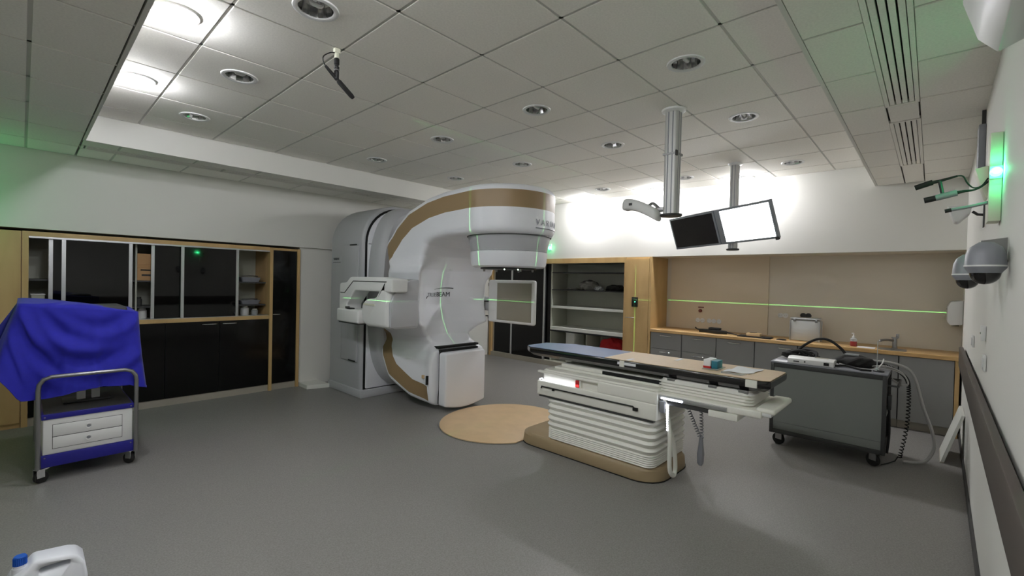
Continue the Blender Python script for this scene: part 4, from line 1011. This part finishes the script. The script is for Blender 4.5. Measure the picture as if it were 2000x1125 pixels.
# ------------------------------------------------------------------ grey equipment cart and what lies on it
def cart():
    t = thing('equipment_cart', 'tall grey panelled equipment cart on wheels in front of the counter', 'cart', (5.2, .68, 0))
    x0, x1, y0, y1, zb, zt = 4.9, 5.5, .255, 1.12, .115, .785
    bm = nb()
    for x in (x0, x1-.035):
        for y in (y0, y1-.03): box(bm, x, x+.035, y, y+.03, zb, zt-.001, r=.003)
    for z in (zb, zt-.04):
        for x in (x0, x1-.035): box(bm, x, x+.035, y0+.03, y1-.03, z, z+.038, r=.003)
        for y in (y0, y1-.03): box(bm, x0+.035, x1-.035, y, y+.03, z, z+.038, r=.003)
    obj('frame', bm, 'cart_frame', t)
    bobj('front_panel', 'cart_panel', t, x0+.006, x0+.02, y0+.028, y1-.028, .225, zt-.038); bobj('lower_panel', 'cart_panel', t, x0+.010, x0+.024, y0+.028, y1-.028, zb+.034, .222)
    bobj('back_panel', 'cart_panel', t, x1-.02, x1-.006, y0+.028, y1-.028, zb+.03, zt-.038)
    bobj('shelf', 'cart_panel', t, x0+.03, x1-.03, y0+.01, y1-.03, .40, .415); bobj('bottom_board', 'cart_frame', t, x0+.03, x1-.03, y0+.01, y1-.03, zb+.005, zb+.02)
    bobj('left_panel', 'cart_panel', t, x0+.03, x1-.03, y1-.022, y1-.008, zb+.03, zt-.038)
    bobj('top_board', 'midgrey', t, x0-.004, x1+.004, y0-.004, y1+.004, zt, zt+.014, r=.003)
    bm = nb(); box(bm, x0+.02, x0+.10, y0-.03, y0-.002, .50, .62, r=.006); obj('switch_box', bm, 'black_pl', t)
    bm = nb(); tube(bm, [(x0+.06, y0-.015, .50), (x0+.065, y0-.02, .3), (x0+.05, y0-.01, .13)], .009, 8, 4); obj('side_cable', bm, 'black_rub', t)
    bm = nb(); tube(bm, [(x0+.05, y0, .70), (x0+.05, y0-.07, .70), (x1-.15, y0-.07, .70), (x1-.15, y0, .70)], .008, 8); obj('side_bracket', bm, 'cart_frame', t)
    for x, y, a in ((x0+.06, y1-.07, 1.25), (x0+.05, y0+.08, 1.0), (x1-.06, y1-.07, 1), (x1-.06, y0+.08, .2)): caster(t, x, y, .053, .116, a, 'black_rub', 'steel', .032)
    z = zt+.0145
    t = thing('control_unit', 'white control unit with sockets on the near edge of the equipment cart', 'device', (4.98, .82, z))
    prism_pts = [(4.905, z), (5.07, z), (5.07, z+.055), (4.96, z+.062), (4.905, z+.045)]
    bm = nb(); prism(bm, [(p[0], p[1]) for p in prism_pts], 'y', .625, .985, r=.006); obj('unit_body', bm, 'white_pl', t)
    bobj('socket_black', 'black_gap', t, 4.902, 4.908, .66, .70, z+.010, z+.036)
    bm = nb(); lathe(bm, [(.007, 4.9065), (.007, 4.901)], (0, .845, z+.024), 12, 'x'); obj('jack', bm, 'black_pl', t)
    bobj('port_row', 'dkgrey', t, 4.902, 4.907, .89, .935, z+.016, z+.026)
    bobj('top_label', 'panel_grey', t, 4.98, 5.05, .68, .78, z+.056, z+.0615)
    bobj('white_sheet', 'paper', None, 4.90, 5.02, .99, 1.10, z, z+.002, label='white paper sheet at the left corner of the equipment cart', cat='paper')
    bm = nb(); tube(bm, [(5.30, 1.08, z+.03), (5.25, .99, z+.06), (5.22, .90, z+.15), (5.20, .80, z+.215), (5.19, .70, z+.215), (5.18, .60, z+.14), (5.18, .545, z+.05)], .012, 10, 6)
    obj('arched_cable', bm, 'black_rub', None, 'thick black cable standing in an arch over the equipment cart', 'cable')
    rr = random.Random(4)
    def heap(cx, cy, rx, ry, n, r, lb, m, zh=.07):
        b = nb(); P = []
        for i in range(n*9):
            a = i*2*PI/9+.25*math.sin(i*.7); k = .65+.35*math.sin(i*.37+cx*9)
            P.append((cx+rx*k*math.cos(a), cy+ry*k*math.sin(a), z+r+zh*(i/(n*9))*(.6+.4*math.sin(i*1.3))))
        tube(b, P, r, 6, 3); return obj('cable_heap', b, m, None, lb, 'cable')
    heap(5.22, .92, .11, .17, 6, .013, 'heap of looped black cables behind the white control unit', 'black_rub', .095)
    b2 = bmesh.new(); bmesh.ops.create_icosphere(b2, subdivisions=4, radius=1)
    for v in b2.verts:
        x, y, zz = v.co; k = 1+.08*math.sin(6*x+4*y)+.05*math.sin(11*y+5*zz)
        v.co = (5.17+x*k*.11, .50+y*k*.15, z+.045+max(-.8, zz*k)*.055)
    obj('black_case', b2, 'black_rub', None, 'soft black bag lying on the equipment cart right of the arched cable', 'bag')
    bobj('pale_pouch', 'clear', None, 5.14, 5.22, .47, .58, z+.096, z+.112, r=.006, label='pale flat pouch lying on the soft black bag', cat='pouch')
    bm = nb(); tube(bm, [(4.98, .62, z+.012), (5.03, .55, z+.016), (4.98, .47, z+.010), (4.95, .43, z+.008), (4.96, .37, z+.008), (4.93, .44, z+.008)], .009, 8, 4); obj('black_lead', bm, 'black_rub', None, 'short black lead with a connector on the bare cart top', 'lead')
    bm = nb(); tube(bm, [(5.03, .60, z+.03), (5.06, .50, z+.006), (5.06, .36, z+.006), (5.12, .31, z+.05), (5.2, .30, z+.09)], .005, 6, 6); obj('white_lead', bm, 'white_pl', None, 'thin white lead curving round the black bag', 'lead')
    bm = nb(); tube(bm, [(4.99, .355, z+.006), (4.965, .31, z+.006), (5.0, .285, z+.006), (5.02, .33, z+.006)], .006, 6, 4); obj('dark_clip', bm, 'black_pl', None, 'small dark clip near the right corner of the cart top', 'clip')
    bm = nb(); lathe(bm, [(.014, z), (.014, z+.02), (.004, z+.03), (.003, z+.26)], (5.05, .335, 0), 10); obj('thin_aerial', bm, 'clear', None, 'thin pale upright aerial on the cart top', 'aerial')
    # coil cable and hoses over the right end
    pts = smooth_path([(5.22, .42, z+.05), (5.20, .34, z+.045), (5.18, .24, z+.02), (5.17, .15, z-.045), (5.165, .125, z-.16), (5.17, .13, .35), (5.20, .17, .05)], 30)
    P = []; u = None
    for i, p in enumerate(pts):
        d = (pts[min(i+1, len(pts)-1)]-pts[max(i-1, 0)]).normalized(); u = d.orthogonal().normalized() if u is None else (u-d*u.dot(d)).normalized(); v = d.cross(u)
        for k in range(2):
            a = (i*2+k)*PI/3.0; q = p.lerp(pts[min(i+1, len(pts)-1)], k/2); P.append(q+(u*math.cos(a)+v*math.sin(a))*.013)
    P += [Vector((5.16, .20, .02)), Vector((5.08, .24, .012)), Vector((5.0, .28, .010))]
    bm = nb(); tube(bm, P, .0045, 6); obj('coil_cable', bm, 'black_rub', None, 'black coiled cable hanging over the right end of the cart to the floor', 'cable')
    bm = nb(); tube(bm, [(5.30, .50, z+.03), (5.28, .36, z+.055), (5.26, .20, z+.045), (5.25, .10, z-.03), (5.27, .03, .5), (5.30, -.03, .3), (5.30, -.045, .16), (5.27, .0, .05), (5.24, .07, .022), (5.22, .15, .016)], .012, 8, 8)
    obj('grey_hose', bm, 'hose', None, 'pale grey hose looping from the cart top down to the floor', 'hose')
    for i, (dx, dz, lb) in enumerate(((0, .02, 'upper one of two thin pale leads over the cart end'), (.05, .0, 'lower one of two thin pale leads over the cart end'))):
        bm = nb(); tube(bm, [(5.12+dx, .40, z+.02), (5.11+dx, .28, z+.02+dz), (5.10+dx, .17, z-.02+dz), (5.10+dx, .13, z-.09), (5.12+dx, .18, z-.11), (5.13+dx, .24, z-.07)], .006, 6, 6); obj('pale_lead', bm, 'hose', None, lb, 'lead')
    bm = nb(); w = yw(5.7); prism(bm, [(-.088, .001), (-.112, .001), (w+.003, .44), (w+.026, .44)], 'x', 5.48, 5.95, r=.003); t = thing('leaning_board', 'white board leaning on the right wall below the counter end', 'board', (5.7, -.15, 0))
    obj('board_panel', bm, 'white_shelf', t)
    bm = nb(); prism(bm, [(-.086, .001), (-.114, .001), (-.1145, .010), (-.089, .010)], 'x', 5.478, 5.952); obj('edge_band', bm, 'plinth', t)
    return
cart()

# ------------------------------------------------------------------ ceiling columns, monitors, tracking camera, microphone
def columns():
    def col(x, y, z0, label, w):
        t = thing('ceiling_column', label, 'column', (x, y, z0), group='aluminium ceiling columns')
        bm = nb(); loft(bm, [[(x+a, y+b, z) for a, b in rrect(w/2, w/2, w*.2, 3)] for z in (z0+.018, 2.885)]); p = obj('post', bm, 'column', t)
        for s in (-1, 1):
            bobj('groove', 'midgrey', p, x-w/2-.0015, x-w/2+.004, y+s*w*.17-.004, y+s*w*.17+.004, z0+.02, 2.88)
            bobj('groove', 'midgrey', p, x+s*w*.17-.004, x+s*w*.17+.004, y-w/2-.0015, y-w/2+.004, z0+.02, 2.88)
        bm = nb(); lathe(bm, [(w*.75, z0), (w*.8, z0+.006), (w*.8, z0+.018), (w*.6, z0+.02)], (x, y, 0), 28); obj('end_cap', bm, 'dkgrey', t)
        bm = nb(); lathe(bm, [(w*.65, 2.875), (w*.86, 2.885), (w*.9, 2.899), (w*.5, 2.9)], (x, y, 0), 28); obj('ceiling_flange', bm, 'white_pl', t)
        return t, p
    t, p = col(3.53, 1.55, 2.05, 'nearer silver ceiling column carrying the white tracking camera', .105)
    bobj('joint_band', 'steel', p, 3.472, 3.588, 1.492, 1.608, 2.535, 2.55); bobj('cable_clip', 'black_pl', p, 3.46, 3.49, 1.49, 1.50, 2.52, 2.56)
    t2, p2 = col(5.5, 1.68, 1.915, 'farther silver ceiling column carrying the two monitors', .085)
    # tracking camera
    t = thing('tracking_camera', 'white bar shaped tracking camera bracketed to the nearer ceiling column', 'camera', (3.5, 1.78, 2.05))
    bm = nb(); P = [(3.50, 1.955, 2.165), (3.485, 1.90, 2.172), (3.475, 1.82, 2.155), (3.47, 1.74, 2.12), (3.475, 1.66, 2.075), (3.49, 1.625, 2.05)]
    Q = smooth_path(P, 5); L = []
    for i, p_ in enumerate(Q):
        k = i/(len(Q)-1); e = min(1, .55+4*k, .55+4*(1-k)); L.append([(p_.x+a*e, p_.y, p_.z+b*e) for a, b in rrect(.05, .046, .024, 4)])
    loft(bm, L); obj('camera_bar', bm, 'white_pl', t)
    bobj('window', 'dkgrey', t, 3.425, 3.432, 1.84, 1.87, 2.155, 2.175, r=.001)
    bm = nb(); tube(bm, [(3.49, 1.72, 2.15), (3.50, 1.69, 2.165), (3.51, 1.64, 2.12), (3.52, 1.60, 2.115)], .013, 8, 4); box(bm, 3.49, 3.54, 1.60, 1.69, 2.095, 2.13, r=.006); obj('bracket', bm, 'steel', t)
    # monitors
    yaw, pit, rol = -.419, -.340, -.024
    m = Matrix.Translation((5.36, 1.81, 2.166)) @ Matrix.Rotation(yaw, 4, 'Z') @ Matrix.Rotation(pit, 4, 'Y') @ Matrix.Rotation(rol, 4, 'X')
    H, Wd = .402, 1.414
    for k, (sgn, lb, sm) in enumerate(((1, 'left one of two hanging monitors, with a dark screen', 'screen_off'), (-1, 'right one of two hanging monitors, with a bright white screen', 'screen_on'))):
        t = thing('monitor', lb, 'monitor', (m @ Vector((0, sgn*Wd/4, -H/2)))[:], group='monitors on the farther column')
        y0, y1 = (.004, Wd/2) if sgn > 0 else (-Wd/2, -.004)
        bm = nb(); box(bm, 0, .035, y0, y1, -H/2, H/2, r=.006, mtx=m); hs = obj('housing', bm, 'bezel', t)
        bm = nb(); b = .024; box(bm, -.002, .002, y0+b, y1-b*(1 if sgn > 0 else 3.2), -H/2+b, H/2-b, mtx=m); obj('screen', bm, sm, t)
        bm = nb(); box(bm, .034, .07, (y0+y1)/2-.15, (y0+y1)/2+.15, -.12, .12, r=.008, mtx=m); obj('back_box', bm, 'dkgrey', t)
        if sgn < 0:
            bm = nb(); box(bm, -.012, .02, y0+.0, y0+.03, -H/2-.012, -H/2+.02, r=.004, mtx=m); obj('corner_clip', bm, 'dkgrey', t)
    t = thing('monitor_bracket', 'grey bracket joining both monitors to the farther column', 'bracket', (5.44, 1.70, 2.1))
    bm = nb(); box(bm, .068, .085, -.5, .5, -.05, .05, r=.005, mtx=m); obj('cross_bar', bm, 'steel', t)
    bm = nb(); a = m @ Vector((.085, -.1, 0)); box(bm, 5.452, 5.458, 1.64, 1.72, 2.12, 2.28); tube(bm, [a, (5.455, 1.68, 2.2)], .02, 8); obj('pivot', bm, 'steel', t)
    # hanging microphone
    t = thing('ceiling_microphone', 'black shotgun microphone on a short stem hanging from the ceiling', 'microphone', (1.30, 2.71, 2.62))
    bm = nb(); box(bm, 1.285, 1.32, 2.695, 2.725, 2.872, 2.9, r=.003); cyl(bm, (1.303, 2.71, 2.88), (1.303, 2.71, 2.84), .014, n=12); obj('mount', bm, 'lime', t)
    bm = nb(); lathe(bm, [(.013, 2.843), (.016, 2.835), (.016, 2.805), (.012, 2.80), (.012, 2.795), (.016, 2.79), (.016, 2.778), (.011, 2.772), (.011, 2.765), (.015, 2.76), (.014, 2.715)], (1.303, 2.71, 0), 16); st = obj('stem', bm, 'black_pl', t)
    bm = nb(); lathe(bm, [(.0165, 2.773), (.0165, 2.768)], (1.303, 2.71, 0), 16); obj('band', bm, 'steel', st)
    bm = nb(); tube(bm, [(1.235, 2.715, 2.775), (1.27, 2.712, 2.745), (1.31, 2.71, 2.715)], lambda k: .008+.005*k, 10); obj('microphone_body', bm, 'black_pl', t)
    bm = nb(); tube(bm, [(1.312, 2.71, 2.712), (1.322, 2.71, 2.704), (1.40, 2.705, 2.642), (1.413, 2.705, 2.632)], lambda k: .015 if .1 < k < .9 else .011, 14); obj('windshield', bm, 'black_rub', t)
    bm = nb(); tube(bm, [(1.235, 2.715, 2.775), (1.222, 2.716, 2.80), (1.225, 2.716, 2.83), (1.262, 2.712, 2.862), (1.29, 2.71, 2.872)], .0035, 6, 6); obj('cable', bm, 'black_rub', t)
columns()

# ------------------------------------------------------------------ right wall
def right_items():
    def onw(x, d): return yw(x)+d
    # warning lamp on its long bar
    t = thing('warning_lamp', 'glowing green warning lamp on a tall narrow bar on the right wall', 'lamp', (2.95, -.2, 1.82))
    w = onw(2.95, 0)
    bm = nb(); box(bm, 2.90, 3.02, w+.002, w+.042, 1.815, 2.205, r=.004); obj('bar_body', bm, 'lime', t)
    bm = nb(); prism(bm, [(w+.042, 2.07), (w+.085, 2.06), (w+.05, 1.93), (w+.042, 1.92)], 'x', 2.94, 3.04, r=.003); obj('side_bracket', bm, 'lime', t)
    bm = nb(); lathe(bm, [(.018, 2.90), (.02, 2.893), (.02, 2.875), (.015, 2.862), (.001, 2.858)], (0, w+.022, 2.028), 16, 'x'); obj('bulb', bm, 'green_bulb', t)
    bobj('bulb_socket', 'white_pl', t, 2.893, 2.90, w+.002, w+.042, 2.0, 2.056, r=.002)
    # microphone and small camera on a wall arm
    t = thing('wall_microphone', 'black shotgun microphone above a small camera on a wall arm', 'microphone', (2.95, -.05, 1.87))
    X = 2.92
    bm = nb(); tube(bm, [(X, onw(X, .0), 1.905), (X, onw(X, .03), 1.903), (X, -.12, 1.889), (X, -.055, 1.878)], .0075, 10); obj('arm', bm, 'midgrey', t)
    bm = nb(); cyl(bm, (X, -.055, 1.878), (X, -.033, 1.874), .009, n=12); obj('arm_tip', bm, 'black_pl', t)
    bm = nb(); cyl(bm, (X, onw(X, .001), 1.905), (X, onw(X, .012), 1.905), .018, .014, 14); obj('arm_plate', bm, 'alu', t)
    bm = nb(); tube(bm, [(X, -.072, 1.956), (X, -.05, 1.951), (X, -.0, 1.939)], lambda k: .0145, 12); obj('camera_body', bm, 'midgrey', t)
    bm = nb(); cyl(bm, (X, .0, 1.939), (X, .04, 1.931), .0135, n=14); obj('camera_lens', bm, 'black_pl', t)
    bm = nb(); tube(bm, [(X, -.072, 1.956), (X, -.095, 1.960), (X, -.125, 1.962), (X, -.15, 1.975), (X, onw(X, .03), 2.01), (X, onw(X, .022), 2.04)], lambda k: .008-.004*min(1, k*2.5), 8, 5); obj('camera_cable', bm, 'black_rub', t)
    bm = nb(); tube(bm, [(X, .074, 1.995), (X, .02, 2.012), (X, .012, 2.014)], .0125, 12); obj('windshield', bm, 'black_rub', t)
    bm = nb(); tube(bm, [(X, .014, 2.012), (X, -.03, 2.022), (X, -.072, 2.033)], lambda k: .008-.0035*k, 10); obj('microphone_body', bm, 'black_pl', t)
    bm = nb(); cyl(bm, (X, -.012, 2.018), (X, -.022, 1.960), .0075, n=10); obj('stem', bm, 'black_pl', t)
    bm = nb(); tube(bm, [(X, -.072, 2.033), (X, -.09, 2.028), (X, -.105, 1.995), (X, -.125, 1.972), (X, -.15, 1.978), (X, -.17, 2.01)], .003, 6, 6); obj('microphone_cable', bm, 'black_rub', t)
    # horn speaker farther along
    t = thing('wall_speaker', 'white cone shaped speaker on the right wall under the wall microphone', 'speaker', (4.0, -.12, 1.93))
    X = 4.0; w = onw(X, 0)
    bm = nb(); prism(bm, [(-.055, 2.035), (-.165, 2.03), (-.16, 1.985), (-.108, 1.93), (-.09, 1.935)], 'x', 3.93, 4.07, r=.008); obj('shell', bm, 'white_pl', t)
    bm = nb(); tube(bm, [(X, w, 1.975), (X, w+.03, 1.98), (X, -.17, 2.0)], .008, 8); box(bm, X-.03, X+.03, w+.0005, w+.006, 1.90, 2.05); obj('bracket', bm, 'dkgrey', t)
    # conduit box at the ceiling
    t = thing('conduit_box', 'slim grey conduit box high on the right wall under the ceiling', 'box', (4.2, -.2, 2.2))
    bobj('box_body', 'midgrey', t, 4.10, 4.22, onw(4.2, .0015), onw(4.2, .035), 2.28, 2.56, r=.004); bobj('conduit', 'dkgrey', t, 4.15, 4.17, onw(4.2, .0015), onw(4.2, .02), 2.56, 2.66)
    # dome cameras
    def dome(x, y, zt, r, label):
        t = thing('dome_camera', label, 'camera', (x, y, zt-.17), group='dome cameras on the right wall')
        bm = nb(); lathe(bm, [(r*.35, zt), (r*.75, zt-.018), (r*.95, zt-.045), (r*1.0, zt-.085), (r*1.02, zt-.092), (r*.98, zt-.10), (r*.82, zt-.112), (r*.76, zt-.118)], (x, y, 0), 32); obj('housing', bm, 'midgrey', t)
        bm = nb(); lathe(bm, [(r*.76, zt-.117)]+[(r*.76*math.cos(a), zt-.117-r*.76*math.sin(a)) for a in [.25*i for i in range(1, 7)]], (x, y, 0), 28); obj('dome', bm, 'smoked', t)
        bm = nb(); lathe(bm, [(r*1.025, zt-.088), (r*1.03, zt-.091), (r*1.025, zt-.094)], (x, y, 0), 32, cap=False); obj('rim', bm, 'white_pl', t)
        return t
    t = dome(2.5, -.146, 1.692, .058, 'nearer dome camera with a smoked bubble on the right wall')
    w = onw(2.58, 0)
    bm = nb(); prism(bm, [(w+.001, 1.612), (w+.001, 1.715), (-.137, 1.705), (-.137, 1.65)], 'x', 2.585, 2.589); obj('mount_plate', bm, 'steel', t)
    bm = nb(); tube(bm, [(2.52, -.14, 1.688), (2.55, -.165, 1.682), (2.56, -.19, 1.665), (2.56, -.2, 1.628), (2.57, w+.001, 1.622)], .005, 8, 4); obj('bracket_arm', bm, 'dkgrey', t)
    t = dome(2.95, -.117, 1.672, .052, 'farther dome camera partly hidden behind the nearer one')
    bm = nb(); tube(bm, [(2.95, -.117, 1.67), (2.95, -.15, 1.69), (2.96, onw(2.96, 0), 1.69)], .009, 8, 4); obj('bracket_arm', bm, 'midgrey', t)
    # bumper rail
    t = thing('bumper_rail', 'long dark brown bumper rail along the right wall', 'rail', (2.0, -.2, .78))
    bm = nb(); prism(bm, [(x, onw(x, .042)) for x in (-1.5, 6.0)]+[(x, onw(x, .012)) for x in (6.0, -1.5)], 'z', .80, .985, r=.008); obj('rail_board', bm, 'rail', t)
    for x in (.2, 1.8, 3.4, 5.0): bobj('standoff', 'dkgrey', t, x-.03, x+.03, onw(x, .0005), onw(x, .013), .85, .93)
    # switches
    def sw(x, z, lb, s=.042):
        t = thing('wall_switch', lb, 'switch', (x, yw(x), z))
        bobj('plate', 'white_pl', t, x-s, x+s, onw(x, .0015), onw(x, .012), z-s, z+s, r=.003); bobj('rocker', 'white_pl', t, x-s*.6, x+s*.6, onw(x, .012), onw(x, .017), z-s*.6, z+s*.6, r=.002)
    sw(3.45, 1.13, 'small white switch plate on the right wall, the nearer of two')
    sw(4.6, 1.15, 'small white switch plate on the right wall, the farther of two')
    # box near the ceiling at the upper right
    t = thing('wall_unit', 'white wedge shaped wall unit under the ceiling at the upper right corner', 'speaker', (1.5, -.15, 2.2))
    w = onw(1.9, 0)
    pts = [(w+.002, 2.63), (-.03, 2.63), (-.036, 2.50), (-.046, 2.365), (-.08, 2.25), (-.122, 2.20), (w+.002, 2.235)]
    bm = nb(); prism(bm, pts, 'x', 1.05, 1.93, r=.006); obj('shell', bm, 'white_pl', t)
    bm = nb(); c = (-.125, 2.42); prism(bm, [(c[0]+(y-c[0])*.86, c[1]+(z-c[1])*.93) for y, z in pts], 'x', 1.042, 1.052, r=.003); obj('end_cap', bm, 'midgrey', t)
right_items()

# ------------------------------------------------------------------ green exit lamps and alignment lasers
def lamp_point(name, loc, power, col, r=.02):
    l = bpy.data.lights.new(name, 'POINT'); l.energy = power; l.color = col; l.shadow_soft_size = r
    o = bpy.data.objects.new(name, l); C.objects.link(o); o.location = loc; return o
def greens():
    lamp_point('green_lamp_light', (2.85, yw(2.9)+.024, 2.03), GREEN_W, (.05, 1.0, .35), .004)
    t = thing('exit_lamp', 'small glowing green lamp on the back wall over the sliding doors', 'lamp', (6.48, 5.09, 2.09))
    bobj('lamp_base', 'white_pl', t, 6.488, 6.499, 5.055, 5.125, 2.08, 2.20, r=.003)
    bm = nb(); lathe(bm, [(.03, 6.487), (.03, 6.47), (.018, 6.455), (.001, 6.452)], (0, 5.09, 2.125), 16, 'x'); obj('bulb', bm, 'green_bulb', t)
    lamp_point('exit_lamp_light', (6.42, 5.09, 2.125), .25, (.05, 1.0, .35))
    t = thing('side_lamp', 'green wall lamp over the tall beech cabinet beyond the left picture edge', 'lamp', (-.5, 6.3, 1.95))
    bobj('lamp_base', 'white_pl', t, -.62, -.54, 6.325, 6.339, 2.0, 2.14, r=.003)
    bm = nb(); tube(bm, [(-.58, 6.33, 2.06), (-.58, 6.16, 2.06)], .012, 8); obj('arm', bm, 'steel', t)
    bm = nb(); lathe(bm, [(.018, 6.165), (.018, 6.14), (.012, 6.125), (.001, 6.12)], (-.58, 0, 2.06), 16, 'y'); obj('bulb', bm, 'green_bulb', t)
    lamp_point('side_lamp_light', (-.58, 6.09, 2.06), GREEN_L, (.03, 1.0, .22), .01)
greens()
def laser(name, loc, axis, planes, power):
    # line laser: a point source whose output is shaped into thin fans by a direction mask
    l = bpy.data.lights.new(name, 'POINT'); l.energy = power*30; l.color = (.25, 1.0, .25); l.shadow_soft_size = 0
    l.use_nodes = True; nt = l.node_tree; em = nt.nodes['Emission']
    tc = nt.nodes.new('ShaderNodeTexCoord'); sp = nt.nodes.new('ShaderNodeSeparateXYZ'); nt.links.new(tc.outputs['Normal'], sp.inputs[0])
    def math_(op, a, b=None):
        n = nt.nodes.new('ShaderNodeMath'); n.operation = op
        for i, v in enumerate((a, b)):
            if v is None: continue
            if isinstance(v, (int, float)): n.inputs[i].default_value = v
            else: nt.links.new(v, n.inputs[i])
        return n.outputs[0]
    tot = None
    for p, wd in planes:
        k = math_('LESS_THAN', math_('ABSOLUTE', sp.outputs[p]), wd); tot = k if tot is None else math_('MAXIMUM', tot, k)
    fwd = math_('GREATER_THAN', math_('ABSOLUTE', sp.outputs[axis]), .927)
    fo = nt.nodes.new('ShaderNodeLightFalloff'); fo.inputs['Strength'].default_value = 1.0
    nt.links.new(math_('MULTIPLY', math_('MULTIPLY', tot, fwd), fo.outputs['Linear']), em.inputs['Strength'])
    o = bpy.data.objects.new(name, l); C.objects.link(o); o.location = loc
def lasers():
    t = thing('laser_box', 'line laser outlet on the near side wall behind the camera', 'laser', (-1.79, 3.38, 1.2)); bobj('housing', 'black_pl', t, -1.797, -1.75, 3.33, 3.43, 1.2, 1.34, r=.004)
    bobj('lens', 'green_bulb_s', t, -1.751, -1.747, 3.37, 3.39, 1.26, 1.28)
    laser('laser_side', (-1.73, 3.385, 1.265), 0, ((1, .0006), (2, .0006)), LASER)
    t = thing('laser_box', 'line laser outlet on the right wall facing the machine', 'laser', (3.53, -.2, 1.2)); bobj('housing', 'white_pl', t, 3.50, 3.56, yw(3.5)+.001, yw(3.5)+.02, 1.24, 1.32, r=.003)
    bobj('lens', 'dkgrey', t, 3.525, 3.535, yw(3.5)+.02, yw(3.5)+.022, 1.275, 1.285)
    laser('laser_front', (3.53, yw(3.5)+.035, 1.28), 1, ((0, .0006),), LASER*.6)
lasers()
